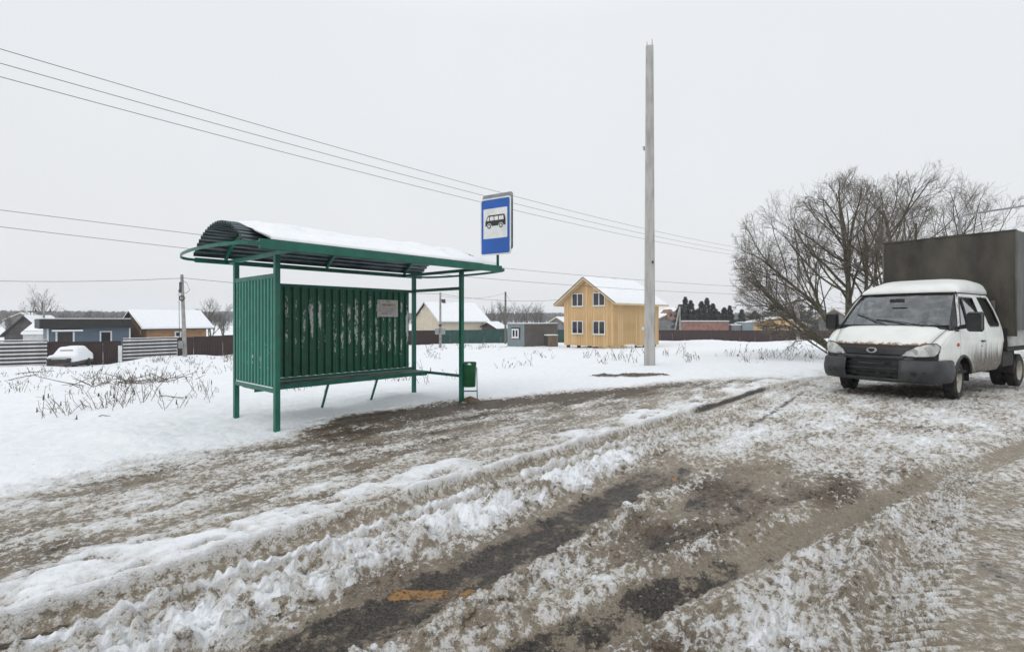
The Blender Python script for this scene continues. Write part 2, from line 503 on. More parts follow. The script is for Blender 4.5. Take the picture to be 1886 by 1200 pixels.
def ground(X, Y):
    """height, clean snow, brown mud, bare asphalt, yellow paint at plan points"""
    u, w = uw(X, Y)
    z = terr(X, Y)
    r = np.hypot(X, Y)
    near = ss(34, 16, r)
    uc = np.clip(u, -14, 26)
    lo = fbm(u * .55, w * .55, 3, 1)
    md = fbm(u * 2.1, w * 2.1, 3, 5)
    streak = fbm(u * .85 + .5 * lo, w * 3.0, 4, 9, .6)
    grain = fbm(u * 9, w * 15, 3, 14, .65)
    fine = fbm(X * 38, Y * 38, 2, 19)
    lump = billow(X * 8.5, Y * 8.5, 3, 23)
    lump2 = billow(X * 4.1 + 7, Y * 4.1, 3, 31)
    # edge of the trampled ground
    edge = np.interp(u, [-14, -6, -2.6, -1.5, 0, .6, 1.2, 3.2, 4, 6, 8, 12.6, 20, 40], [1.2, .55, .26, .02, .05, -.22, -.58, -.45, .0, .62, 1.15, 2.9, 3.4, 3.6])
    edge = edge + .24 * lo + .20 * md + .16 * grain + .16 * fbm(u * 5.5, w * 7, 2, 241)
    e = w - edge
    tw = np.interp(u, [-6, -1, .3, 1.2, 4, 8, 13], [.85, .95, .60, .42, .6, 1.0, 1.3])
    field = 1 - ss(-.12, 1.0, e / tw)
    # apron
    band = np.exp(-((e - .62) / .62) ** 2) * ss(-.2, .9, u) * ss(12.5, 6.0, u)
    left = ss(.5, -1.5, u)
    blot = fbm(u * 1.9 + 2, w * 4.6, 3, 211)
    S = .475 + .50 * streak + .46 * grain + .26 * blot - (.40 - .35 * grain) * band + .08 * left + .16 * ss(6, 11, u)
    Mu = .50 + .75 * fbm(u * .9 + 9, w * 2.8, 4, 41, .6) + .25 * grain + .62 * band + .18 * ss(2.6, 1.2, w) * (1 - left)
    A = np.zeros_like(u)
    h = .026 * streak + .018 * grain * near + .006 * fine * near + .022 * (lump - .3) + .014 * blot
    # the beaten strip of clean snow before the first rut
    wb = w + .20 * fbm(u * 1.5, w * 1.5, 2, 51) + .10 * fbm(u * 4.2, w * 4.2, 2, 55)
    t1 = np.polyval(_t1, uc)
    off = wb - t1
    sB = ss(-.80, -.60, off + .10 * fbm(u * 7, w * 7, 2, 261)) * ss(-.10, -.16, w - t1)
    holes = ss(.06, .26, fbm(u * 1.9 + 4, w * 3.2, 3, 61)) * ss(-.16, -.34, w - t1)
    brk = ss(-.30, .12, fbm(u * .75 + 1.3, w * .9, 2, 221) + .35 * ss(.1, -1.2, u) - .28 * np.exp(-((u - .4) / .7) ** 2) + .22 * np.exp(-((u - 2.6) / 1.2) ** 2))
    sB = sB * (1 - .9 * holes) * (.12 + .88 * brk)
    S = S * (1 - sB) + sB * (.92 + .22 * grain + .18 * md)
    h = h * (1 - .6 * sB) + sB * (.045 + .022 * md + .01 * (lump2 - .2))
    # carriageway
    rd = ss(-.06, .02, w - t1)
    S_r = .47 + .46 * fbm(u * 1.1, w * 1.6, 3, 71) + .48 * grain + .16 * fine - .5 * (lump - .28)
    farw = ss(2.2, 4.5, u) * ss(3.7, 4.4, w)
    S_r = S_r + .20 * farw
    M_r = .44 + .7 * fbm(u * .9 + 3, w * 1.4, 3, 81)
    h_r = (.060 * (lump - .28) + .060 * (lump2 - .25)) * (.35 + .65 * near) + .008 * fine * near + .012 * grain * near
    S = S * (1 - rd) + S_r * rd; Mu = Mu * (1 - rd) + M_r * rd; h = h * (1 - rd) + h_r * rd
    # white bank between rut one and the bare rut
    t2 = 4.66 - .035 * np.clip(u - 1, 0, 8)
    c1 = ss(.16, .26, w - t1) * ss(-.30, -.42, w - t2 + .10 * md)
    gap = 1 - ss(.1, .4, fbm(u * 1.3 + 7, w * .8, 2, 231) + .3 * np.exp(-((u - .1) / .3) ** 2))
    S = S + c1 * (.36 * ss(4.5, 1.0, u) * gap + .14); h = h + c1 * (.050 + .080 * (lump2 - .2) + .05 * (lump - .28)) * ss(7, 2, u)
    # rut one: smooth beige rut with a second one beside it
    k = np.exp(-((w - t1 + .02 * md) / .115) ** 6)
    wet = .75 * ss(-1.5, -2.8, u + .5 * md) * np.exp(-((w - t1) / .08) ** 4) + .8 * ss(4.8, 5.6, u) * ss(9.2, 8.2, u) * np.exp(-((w - t1 + .12) / .035) ** 2)
    S = S * (1 - k) + k * (.40 + .20 * grain + .14 * md + .20 * ss(2, 7, u)); Mu = Mu * (1 - k) + k * .10
    A = np.maximum(A, .9 * wet); h = h * (1 - .85 * k) - .060 * k * ss(20, 6, u)
    h = h + .030 * np.exp(-((w - t1 + .17) / .04) ** 2) * (1 + md) * ss(15, 5, u)
    k = np.exp(-((w - t1 - .34 + .03 * md) / .075) ** 6) * ss(13, 3, u)
    S = S * (1 - k) + k * (.50 + .18 * grain); Mu = Mu * (1 - k) + .30 * k; h = h * (1 - .6 * k) - .028 * k
    h = h + .016 * np.exp(-((w - t1 - .18) / .07) ** 2) * ss(13, 4, u) * (1 + md)
    # rut two: wet asphalt shows
    a2 = np.exp(-((w - t2 + .05 * md) / .235) ** 4) * ss(2.9, 1.2, u + .5 * md)
    br = fbm(u * 2.3, w * 4.4, 4, 91, .6)
    A = np.maximum(A, a2 * (.64 - .85 * br + .15 * fine))
    S = S * (1 - a2) + a2 * (.20 + .24 * grain + .25 * br); Mu = np.maximum(Mu, .70 * a2)
    h = h * (1 - .70 * a2) - .030 * a2 + .016 * a2 * br
    k = np.exp(-((w - t2 - .02) / .07) ** 2) * ss(3.5, 5, u) * ss(10, 8, u)
    A = np.maximum(A, .55 * k); h = h - .012 * k
    # thin bank between rut two and the grey slush
    rc = 5.03 - .10 * np.clip(u, 0, 2)
    k = np.exp(-((w - rc + .05 * md) / .10) ** 2) * ss(1.6, .6, u + .3 * md)
    S = np.maximum(S, k * (.62 + .35 * grain + .2 * md)); h = h + k * (.050 + .10 * (lump2 - .2) + .04 * (lump - .28)); A = A * (1 - ss(.25, .6, k))
    # grey slush, asphalt breaking through
    t3 = np.polyval(_t3, uc)
    kf = ss(.12, .28, w - rc) * ss(-.18, -.34, w - t3) * ss(3.4, 1.4, u)
    A = np.maximum(A, kf * (.34 + .55 * fbm(u * 2.2, w * 4.5, 3, 101)))
    S = S - kf * (.20 + .12 * ss(.2, -.3, md)); h = h * (1 - .35 * kf); Mu = Mu + .10 * kf
    # rut three swings away towards the truck
    k = np.exp(-((w - t3 + .03 * md) / .15) ** 6)
    wet3 = k * ss(1.1, -.3, u + .4 * md)
    A = np.maximum(A, wet3 * (.66 + .3 * md - .8 * fbm(u * 2.6, w * 4, 3, 251))); S = S * (1 - k) + k * (.26 + .12 * grain); Mu = Mu * (1 - k) + k * (.40 + .20 * streak + .15 * grain)
    rib3 = np.sin((u * .9 + np.abs(w - t3) * 1.1) * 2 * np.pi / .06)
    h = h * (1 - .85 * k) - .045 * k + k * .007 * rib3 * near
    h = h + .035 * (np.exp(-((w - t3 - .26) / .08) ** 2) + np.exp(-((w - t3 + .26) / .07) ** 2)) * (1 + .8 * md) * ss(9, 2, u)
    # white bank between rut three and the tread rut
    t4 = 6.98 + .04 * (uc - .5)
    kg = ss(.20, .40, w - t3) * ss(-.44, -.56, w - t4 + .05 * md) * ss(5.5, 2.0, u)
    S = S + kg * .17; h = h + kg * (.035 + .07 * (lump2 - .2) + .04 * (lump - .28))
    # tread rut
    k = np.exp(-((w - t4) / .46) ** 8) * ss(6.5, 2.5, u)
    v4 = (w - t4) / .46
    rib = np.sin((u + .38 * np.abs(v4) - .25 * v4) * 2 * np.pi / .088 + 1.2 * md)
    side = ss(.22, .5, np.abs(v4))
    S = S * (1 - k) + k * (.45 + .12 * side + .42 * grain + .14 * rib * side + .25 * md); Mu = Mu * (1 - k) + k * (.10 + .35 * streak + .1 * side - .12 * rib * side)
    A = np.maximum(A * (1 - k), k * (1 - side) * (.18 + .5 * fbm(u * 1.8, w * 3, 3, 111)))
    h = h * (1 - .8 * k) + k * (-.050 + .022 * side * rib * near)
    h = h + .05 * np.exp(-((w - t4 + .53) / .09) ** 2) * (1 + .7 * md) * ss(6, 2, u)
    # bare earth beside the tall pole
    q = np.hypot((X - 3.02) / 1.02, (Y - 13.35) / .30) + .25 * fbm(X * 2.3, Y * 2.3, 3, 121)
    soil = ss(1.12, .9, q)
    fld = np.maximum(field, 0)
    # blend the field over everything
    S = S * (1 - fld) + fld * (1.12 + .06 * fine); Mu = Mu * (1 - fld) + .3 * fld; A = A * (1 - fld)
    hf = .050 * fbm(X * .55, Y * .55, 3, 131) + .034 * md + .030 * (lump2 - .2) + .006 * grain * near + .045 * ss(2, 12, -e) * fbm(X * 1.3, Y * 1.3, 3, 135)
    h = h * (1 - fld) + fld * (hf + .035)
    S = S * (1 - soil) - .3 * soil; Mu = np.maximum(Mu, 1.05 * soil); h = h + .03 * soil * (1 + grain)
    # less snow, more mud and bare asphalt under the truck
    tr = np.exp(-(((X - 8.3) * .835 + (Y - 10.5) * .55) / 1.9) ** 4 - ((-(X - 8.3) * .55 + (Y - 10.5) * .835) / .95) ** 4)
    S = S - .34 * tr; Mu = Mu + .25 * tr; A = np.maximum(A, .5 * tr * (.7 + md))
    side_far = ss(9.5, 13, w)
    S = S + side_far * .5
    # yellow zigzag of the stop
    P = np.minimum(segd(X, Y, -.80, 2.84, 1.25, 2.84), segd(X, Y, 1.25, 2.84, 1.62, 5.1))
    P = np.minimum(P, segd(X, Y, -.80, 2.84, -1.25, 2.2))
    bare = np.zeros_like(P)                            # where the slush has been wiped off it
    for bx_, by_, br_ in ((-.53, 2.84, .17), (-.20, 2.86, .09), (1.50, 4.9, .10)):
        bare = np.maximum(bare, np.exp(-((X - bx_) ** 2 + (Y - by_) ** 2) / (br_ * br_)))
    P = ss(.068, .045, P + .022 * grain) * ss(.25, .55, bare + .30 * fbm(X * 5.1, Y * 5.1, 3, 141) + .12 * fine)
    A = np.maximum(A, .85 * P); S = S * (1 - P) + .15 * P; h = h * (1 - .8 * P) - .02 * P
    return z + h, S, Mu, A, P

def ground_mesh():
    a_f = np.radians(np.linspace(-68, 68, 1180))
    a_b = np.radians(np.arange(68 + 4, 360 - 68, 4.0))
    ang = np.concatenate([a_f, a_b])
    rad = np.concatenate([[.35, .8, 1.2, 1.5], np.geomspace(1.75, 14, 430), np.geomspace(14, 60, 150)[1:], np.geomspace(60, 1500, 46)[1:]])
    A_, R_ = np.meshgrid(ang, rad)
    X = (R_ * np.sin(A_)).ravel(); Y = (R_ * np.cos(A_)).ravel()
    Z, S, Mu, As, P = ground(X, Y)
    nc, nr = len(ang), len(rad)
    i = np.arange(nr - 1)[:, None] * nc; k = np.arange(nc)[None, :]; k2 = (k + 1) % nc
    F = np.stack([i + k, i + nc + k, i + nc + k2, i + k2], -1).reshape(-1, 4)
    cx = X[F].mean(1); cy = Y[F].mean(1)
    u, w = uw(cx, cy)
    t1 = np.polyval(_t1, np.clip(u, -14, 26))
    edge = np.interp(u, [-14, -6, -2.6, -1.5, 0, .6, 1.2, 3.2, 4, 6, 8, 12.6, 20], [1.2, .55, .26, .02, .05, -.15, -.42, -.30, .05, .62, 1.15, 2.9, 3.4]) + .1
    cls = np.where(w > t1 - .12, 1, np.where((w > edge) & (u > -16) & (u < 22), 2, 0))
    cls = np.where(w > 13, 0, cls)
    co = np.stack([X, Y, Z], 1)
    att = np.stack([S, Mu, As, P], 1)
    for c, name in ((0, 'snowy_ground'), (1, 'road'), (2, 'pavement')):
        Fc = F[cls == c]
        ids, inv = np.unique(Fc.ravel(), return_inverse=True)
        me = bpy.data.meshes.new(name)
        me.vertices.add(len(ids)); me.vertices.foreach_set('co', co[ids].ravel())
        n = len(Fc)
        me.loops.add(n * 4); me.loops.foreach_set('vertex_index', inv.astype(np.int32))
        me.polygons.add(n)
        me.polygons.foreach_set('loop_start', np.arange(0, n * 4, 4, dtype=np.int32))
        me.update(calc_edges=True)
        me.polygons.foreach_set('use_smooth', np.ones(n, bool))
        ca = me.attributes.new('cover', 'FLOAT_COLOR', 'POINT')
        ca.data.foreach_set('color', np.clip(att[ids], -1, 2).astype(np.float32).ravel())
        me.validate()
        o = link(name, me, M['ground'])
        tag(o, {'snowy_ground': 'open field under clean white snow', 'road': 'slush covered carriageway with wheel ruts',
                'pavement': 'trampled muddy waiting area before the bus shelter'}[name], kind='structure')

def ground_material():
    m, t, p = nodes('slush_and_snow')
    at = N(t, 'Attribute', attribute_name='cover')
    sp = N(t, 'SeparateColor'); t.links.new(at.outputs['Color'], sp.inputs[0])
    S, Mu, A, P = sp.outputs[0], sp.outputs[1], sp.outputs[2], at.outputs['Alpha']
    v = coords(t)
    n1 = noise(t, v, 22.0, 6.0, .62); n2 = noise(t, v, 75.0, 5.0, .6); n3 = noise(t, v, 5.0, 6.0, .6)
    grit = noise(t, v, 140.0, 3.0, .6)
    j = mathn(t, 'ADD', mathn(t, 'MULTIPLY', mathn(t, 'SUBTRACT', n1, .5), 1.45), mathn(t, 'MULTIPLY', mathn(t, 'SUBTRACT', n2, .5), 1.1))
    sf = sstep(t, mathn(t, 'ADD', S, j), .40, .68)
    snowc = mixc(t, sstep(t, n3, .3, .7), (0.80, 0.825, 0.86), (0.86, 0.875, 0.89))
    stain = mathn(t, 'SUBTRACT', 1.0, sstep(t, mathn(t, 'ADD', S, mathn(t, 'MULTIPLY', mathn(t, 'SUBTRACT', n3, .5), .5)), .55, 1.0))
    snowc = mixc(t, mathn(t, 'MULTIPLY', stain, .55), snowc, mixc(t, n1, (0.56, 0.495, 0.40), (0.74, 0.69, 0.61)))
    mf = sstep(t, mathn(t, 'ADD', Mu, j), .30, .90)
    slush = mixc(t, sstep(t, n1, .3, .7), (0.27, 0.225, 0.168), (0.46, 0.400, 0.315))
    mud = mixc(t, sstep(t, n2, .3, .7), (0.048, 0.032, 0.020), (0.145, 0.103, 0.067))
    c = mixc(t, mf, slush, mud)
    c = mixc(t, mathn(t, 'MULTIPLY', sstep(t, grit, .57, .67), mathn(t, 'SUBTRACT', .80, mathn(t, 'MULTIPLY', sf, .30))), c, (0.055, 0.043, 0.034))
    c = mixc(t, sf, c, snowc)
    # stray grit lying on half clean snow
    gs = mathn(t, 'MULTIPLY', sstep(t, grit, .61, .69), sstep(t, mathn(t, 'SUBTRACT', 1.06, S), .0, .5))
    c = mixc(t, mathn(t, 'MULTIPLY', gs, .8), c, (0.16, 0.125, 0.09))
    af = sstep(t, mathn(t, 'ADD', A, mathn(t, 'MULTIPLY', j, .75)), .36, .58)
    asph = mixc(t, sstep(t, n2, .40, .66), (0.030, 0.027, 0.025), (0.13, 0.110, 0.090))
    c = mixc(t, af, c, asph)
    pf = mathn(t, 'MULTIPLY', sstep(t, mathn(t, 'ADD', mathn(t, 'SUBTRACT', P, .22), mathn(t, 'MULTIPLY', j, 1.5)), .40, .85), af)
    c = mixc(t, pf, c, mixc(t, n1, (0.50, 0.235, 0.045), (0.33, 0.215, 0.11)))
    t.links.new(c, p.inputs['Base Color'])
    rn = N(t, 'Mix', data_type='FLOAT'); t.links.new(sf, rn.inputs['Factor']); rn.inputs['A'].default_value = .48; rn.inputs['B'].default_value = .72
    rn2 = N(t, 'Mix', data_type='FLOAT'); t.links.new(af, rn2.inputs['Factor']); t.links.new(rn.outputs[0], rn2.inputs['A']); rn2.inputs['B'].default_value = .30
    t.links.new(rn2.outputs[0], p.inputs['Roughness'])
    p.inputs['Specular IOR Level'].default_value = .35
    hgt = mathn(t, 'ADD', mathn(t, 'MULTIPLY', n1, 1.0), mathn(t, 'MULTIPLY', n2, .55))
    hgt = mathn(t, 'ADD', hgt, mathn(t, 'MULTIPLY', grit, .25))
    rough_amt = mathn(t, 'SUBTRACT', 1.0, mathn(t, 'MULTIPLY', sstep(t, S, .6, 1.1), .72))
    hgt = mathn(t, 'MULTIPLY', hgt, rough_amt)
    bumpn(t, p, hgt, 1.0, .034)
    return m

M['ground'] = ground_material()
ground_mesh()

def clods():
    rs = np.random.RandomState(3)
    phi = (1 + 5 ** .5) / 2
    iv = np.array([(-1, phi, 0), (1, phi, 0), (-1, -phi, 0), (1, -phi, 0), (0, -1, phi), (0, 1, phi), (0, -1, -phi), (0, 1, -phi), (phi, 0, -1), (phi, 0, 1), (-phi, 0, -1), (-phi, 0, 1)]) / math.sqrt(1 + phi * phi)
    fi = [(0, 11, 5), (0, 5, 1), (0, 1, 7), (0, 7, 10), (0, 10, 11), (1, 5, 9), (5, 11, 4), (11, 10, 2), (10, 7, 6), (7, 1, 8), (3, 9, 4), (3, 4, 2), (3, 2, 6), (3, 6, 8), (3, 8, 9), (4, 9, 5), (2, 4, 11), (6, 2, 10), (8, 6, 7), (9, 8, 1)]
    # one subdivision
    V = [tuple(q) for q in iv]; cache = {}; F2 = []
    def mid(a, b):
        k = (min(a, b), max(a, b))
        if k not in cache:
            q = (np.array(V[a]) + np.array(V[b])) / 2; q /= np.linalg.norm(q); V.append(tuple(q)); cache[k] = len(V) - 1
        return cache[k]
    for a, b, c in fi:
        ab, bc, ca = mid(a, b), mid(b, c), mid(c, a)
        F2 += [(a, ab, ca), (b, bc, ab), (c, ca, bc), (ab, bc, ca)]
    V = np.array(V); F2 = np.array(F2)
    # banks: (w centre fn, spread, u range, count, size range)
    P = []
    def bank(fn, spread, u0, u1, n, s0, s1):
        u = rs.uniform(u0, u1, n); w = fn(u) + rs.normal(0, spread, n)
        n = int(n * .6); u = u[:n]; w = w[:n]
        sz = s0 * (s1 * .8 / s0) ** (rs.rand(n) ** 2.2)
        P.append(np.stack([u, w, sz], 1))
    bank(lambda u: 4.22 + 0 * u, .10, -2.6, 2.6, 900, .006, .034)
    bank(lambda u: 5.03 - .10 * np.clip(u, 0, 2), .07, -2.4, 1.4, 1100, .006, .036)
    bank(lambda u: np.polyval(_t3, u) - .28, .08, -1.6, 4, 700, .005, .026)
    bank(lambda u: np.polyval(_t3, u) + .42, .22, -1.6, 4.5, 1300, .005, .028)
    bank(lambda u: 6.5 + 0 * u, .12, -1.2, 4, 700, .005, .026)
    bank(lambda u: 4.0 + 0 * u, .2, 1.5, 9, 500, .008, .03)
    bank(lambda u: 5.6 + 0 * u, .9, 1.5, 9, 1200, .006, .026)
    bank(lambda u: 5.4 + 0 * u, .22, -2.0, 2, 600, .004, .018)
    bank(lambda u: 1.4 + 0 * u, .8, -4, 7, 900, .005, .02)
    P = np.concatenate(P)
    x, y = xy(P[:, 0], P[:, 1])
    z, S, Mu, A, Pp = ground(x, y)
    n = len(P); nv = len(V)
    sc = P[:, 2][:, None, None] * (1 + rs.uniform(-.3, .3, (n, 1, 3))) * np.array([1.15, 1.15, .8])
    jit = 1 + rs.uniform(-.28, .28, (n, nv, 1))
    vv = V[None] * jit * sc
    th = rs.uniform(0, 6.28, n); c, s_ = np.cos(th)[:, None], np.sin(th)[:, None]
    vx = vv[..., 0] * c - vv[..., 1] * s_; vy = vv[..., 0] * s_ + vv[..., 1] * c
    co = np.stack([vx + x[:, None], vy + y[:, None], vv[..., 2] + z[:, None] - P[:, 2][:, None] * .12], -1).reshape(-1, 3)
    Fa = (F2[None] + (np.arange(n) * nv)[:, None, None]).reshape(-1, 3)
    me = bpy.data.meshes.new('slush_clods')
    me.vertices.add(len(co)); me.vertices.foreach_set('co', co.ravel())
    me.loops.add(Fa.size); me.loops.foreach_set('vertex_index', Fa.ravel().astype(np.int32))
    me.polygons.add(len(Fa)); me.polygons.foreach_set('loop_start', np.arange(0, Fa.size, 3, dtype=np.int32))
    me.update(calc_edges=True)
    me.polygons.foreach_set('use_smooth', np.ones(len(Fa), bool))
    ca = me.attributes.new('cover', 'FLOAT_COLOR', 'POINT')
    a = np.stack([np.clip(S + rs.uniform(-.15, .15, n), .15, .85), Mu, A * 0, A * 0], 1)
    ca.data.foreach_set('color', np.repeat(a, nv, 0).astype(np.float32).ravel())
    o = link('slush_clods', me, M['ground'])
    tag(o, 'loose lumps of dirty snow thrown up along the ruts', 'snow lumps', kind='stuff')
clods()

# ------------------------------------------------------------------ bus shelter (local x along the kerb, y to the rear)
SH_RZ = math.atan2(UY, UX)
shelter = empty('bus_shelter', (FL[0], FL[1], 0.0), SH_RZ, 'green metal bus shelter with snow on its curved corrugated roof', 'bus shelter')
LEN, DEP = 3.33, 1.40
for i, (px, py) in enumerate(((0, 0), (LEN, 0), (0, DEP), (LEN, DEP))):
    MB().box((px, py, 1.11), (.07, .07, 2.50)).build('post', M['green_post'], shelter, bevel=.006)

def corrugated(n, length, along, across, pitch, amp):
    """trapezoid profile across n waves -> list of (across, offset)"""
    pr = []
    for i in range(n):
        b = i * pitch
        pr += [(b, 0), (b + pitch * .22, 0), (b + pitch * .36, amp), (b + pitch * .78, amp), (b + pitch * .92, 0)]
    pr.append((n * pitch, 0))
    return pr

def sheet_vertical(prof, x_fn, z0, z1):
    m = MB()
    rows = [[x_fn(a, o, z) for a, o in prof] for z in (z0, (z0 + z1) / 2, z1)]
    return m.grid(rows)

# back sheet: ribs face the bench
pr = corrugated(22, 0, 0, 0, .1405, -.032)
o = sheet_vertical(pr, lambda a, d, z: (.12 + a, DEP + .01 + d, z), .56, 2.04).build('back_panel', M['green_back_shaded'], shelter, solid=.003)
tag(o, 'green back sheet with peeling paint darkened by painted shade')
# left side sheet
pr = corrugated(12, 0, 0, 0, .1085, -.03)
o = sheet_vertical(pr, lambda a, d, z: (d + .005, .05 + a, z), .57, 2.07).build('side_panel', M['green_side_lit'], shelter, solid=.003)
# rails
def rail(p0, p1, w=.05, h=.05, name='rail', mat='green'):
    return MB().bar(p0, p1, w, h).build(name, M[mat], shelter, bevel=.004)
rail((0, .035, 2.085), (0, DEP - .035, 2.085), .06, .06)
rail((0, .035, .545), (0, DEP - .035, .545), .06, .06)
tag(MB().box((-.004, .70, .582), (.05, 1.26, .014)).build('rail_snow', M['snow'], shelter, bevel=.006), 'thin snow lying on the lower side rail')
rail((.035, DEP, 2.055), (LEN - .035, DEP, 2.055), .05, .05)
rail((.035, DEP + .002, .53), (LEN - .035, DEP + .002, .53), .05, .05)
rail((LEN, .035, 2.065), (LEN, DEP - .035, 2.065), .05, .055)
rail((LEN, .035, .475), (LEN, DEP - .035, .475), .05, .05)
# cross beams on top of the posts, front and rear purlins
U0, U1, VF, VR = -.47, 3.75, -.60, 1.70
for cx in (0, LEN):
    rail((cx, VF + .04, 2.385), (cx, VR - .03, 2.385), .05, .055, 'cross_beam')
m = MB().box(((U0 + U1) / 2, VF, 2.405), (U1 - U0, .045, .115)).build('front_beam', M['green'], shelter, bevel=.005)
m = MB().box(((U0 + U1) / 2, VR, 2.385), (U1 - U0, .045, .07)).build('rear_beam', M['green'], shelter, bevel=.005)
# arched roof
VA = -.20                       # the sheet's front edge sits behind the front beam
CH, RISE = VR - VA, .37
RR = ((CH / 2) ** 2 + RISE ** 2) / (2 * RISE)
VC, ZC = (VA + VR) / 2, 2.44 + RISE - RR
HA = math.asin(CH / 2 / RR)
def arc(a, dr=0.0): return (VC + (RR + dr) * math.sin(a), ZC + (RR + dr) * math.cos(a))
nw = 22
m = MB(); row = []
for i in range(nw):
    for f, d in ((0, 0), (.2, 0), (.36, .028), (.64, .028), (.84, 0)):
        row.append((-HA + 2 * HA * (i + f) / nw, d))
row.append((HA, 0))
m.grid([[(U0 - .02 + (U1 - U0 + .04) * k / 4, *arc(a, d)) for a, d in row] for k in range(5)])
m.build('roof_sheet', M['zinc'], shelter, solid=.003)
MB().grid([[(U0 + .02, VF + .025, 2.448), (U1 - .02, VF + .025, 2.448)], [(U0 + .02, arc(-HA)[0] + .03, 2.446), (U1 - .02, arc(-HA)[0] + .03, 2.446)]]).build('eaves_sheet', M['zinc'], shelter, solid=.003)
for cx in (-.05, 1.62, 3.30):
    mb = MB()
    n = 14
    rows = []
    for s, dr in ((-.02, -.004), (.02, -.004), (.02, -.045), (-.02, -.045)):
        rows.append([(cx + s, *arc(-HA + 2 * HA * k / n, dr)) for k in range(n + 1)])
    rows.append(rows[0])
    mb.grid(rows).build('roof_rib', M['green'], shelter)
for ue, sg in ((U0, -1), (U1, 1)):
    pts = []
    for k in range(15):
        a = math.pi * k / 14
        pts.append((ue + sg * .37 * math.sin(a) ** .8, (VF + VR) / 2 - ((VR - VF) / 2) * math.cos(a), 2.405 - .02 * k / 14))
    mb = MB()
    rows = []
    for dz, dx in ((-.02, -.006), (.02, -.006), (.02, .006), (-.02, .006), (-.02, -.006)):
        rows.append([(p[0] + sg * dx, p[1], p[2] + dz) for p in pts])
    mb.grid(rows).build('end_hoop', M['green'], shelter)
# snow lying on the roof: a bumpy closed slab following the arch
rs = np.random.RandomState(8)
nu, na = 90, 44
a0, a1 = -HA * .985, HA * .93
top, bot = [], []
for i in range(nu):
    uu = U0 + .03 + (U1 - U0 - .10) * i / (nu - 1)
    rt, rb = [], []
    for k in range(na):
        a = a0 + (a1 - a0) * k / (na - 1)
        q = float(fbm(np.array(uu * 1.7), np.array(a * 3.1), 3, 201)) ; q2 = float(fbm(np.array(uu * 6), np.array(a * 9), 2, 205))
        ed = min(1, k / 4, (na - 1 - k) / 5, i / 5 + .02, (nu - 1 - i) / 6 + .02)
        ed = max(0, ed) ** .5
        th = ed * max(.004, .024 + .052 * q + .026 * q2 + .010 * math.cos(a / HA * 1.4))
        # pulled back at the ends, more at the low rear corner
        wob = .05 * q2
        ux = uu + (wob if 0 < i < nu - 1 else 0)
        if i < 12: ux += (12 - i) / 12 * (.10 + .10 * max(0, q))
        tv, tzz = arc(a, .029 + max(.002, th)); bv, bzz = arc(a, .0285)
        if k < 9:                                       # spills forward onto the front beam
            s_ = ((9 - k) / 9) ** 1.3
            tv += (VF + .03 - arc(a0)[0]) * s_; bv += (VF + .03 - arc(a0)[0]) * s_
            tzz += .02 * s_; bzz += .002
        rt.append((ux, tv, tzz)); rb.append((ux, bv, bzz))
    top.append(rt); bot.append(rb)
mb = MB().grid(top)
n0 = len(mb.v)
mb.grid(bot)
for i in range(nu - 1):
    for k in (0, na - 1): mb.f.append((i * na + k, (i + 1) * na + k, n0 + (i + 1) * na + k, n0 + i * na + k))
for k in range(na - 1):
    for i in (0, nu - 1): mb.f.append((i * na + k, i * na + k + 1, n0 + i * na + k + 1, n0 + i * na + k))
o = mb.build('roof_snow', M['snow_dirty'], shelter, smooth=True)
# bench
for j in range(4):
    MB().box((1.69, 1.015 + j * .098, .488 + .003 * (j % 2)), (3.24, .086, .034)).build('bench_plank', M['bench'], shelter, bevel=.004)
MB().box((1.69, .958, .465), (3.2, .022, .07)).build('bench_front_rail', M['green'], shelter, bevel=.003)
for bu in (1.29, 2.23):
    MB().prism([(.94, .43), (1.36, .43), (1.36, .47), (.94, .47)], lambda a, b, t: (bu + t, a, b), -.10, .10).build('bench_bracket', M['green'], shelter, bevel=.003)
    MB().bar((bu, 1.27, -.06), (bu, 1.02, .44), .032, .032).build('bench_leg', M['green'], shelter, bevel=.003)
MB().prism([(.94, .425), (1.38, .425), (1.38, .468), (.94, .468)], lambda a, b, t: (3.22 + t, a, b), -.08, .08).build('bench_bracket', M['green'], shelter)

# notice on the back sheet
nt = empty('paper_notice', (0, 0, 0), 0, 'faded notice sheet stuck on the back of the bus shelter', 'notice')
nt.location = shelter.location; nt.rotation_euler = shelter.rotation_euler
NX, NW, NZ0, NZ1 = 2.46, .46, 1.55, 1.87
MB().box((NX + NW / 2, DEP - .030, (NZ0 + NZ1) / 2), (NW, .006, NZ1 - NZ0)).build('sheet', M['paper'], nt)
MB().box((NX + .25, DEP - .0342, NZ1 - .095), (.30, .002, .055)).build('printed_band', M['paper_tan'], nt)
mb = MB(); rs_ = random.Random(4)
def word(x0, x1, z, h): mb.box(((x0 + x1) / 2, DEP - .0354, z), (x1 - x0, .002, h))
x = NX + .12
word(NX + .13, NX + .155, NZ1 - .09, .03); word(NX + .22, NX + .30, NZ1 - .095, .014)
for r_ in range(5):
    z = NZ0 + .165 - r_ * .02; x = NX + .10
    while x < NX + .38:
        l = rs_.uniform(.02, .06); word(x, min(x + l, NX + .40), z, .0065); x += l + .012
word(NX + .09, NX + .24, NZ0 + .062, .014); word(NX + .26, NX + .31, NZ0 + .062, .012)
for r_ in range(5): word(NX + .045, NX + .07 , NZ1 - .07 - r_ * .035, .016)
word(NX + .03, NX + .05, NZ1 - .03, .015); word(NX + .10, NX + .15, NZ1 - .03, .012); word(NX + .19, NX + .28, NZ1 - .028, .016)
tag(mb.build('lettering', M['ink'], nt), kind='stuff')

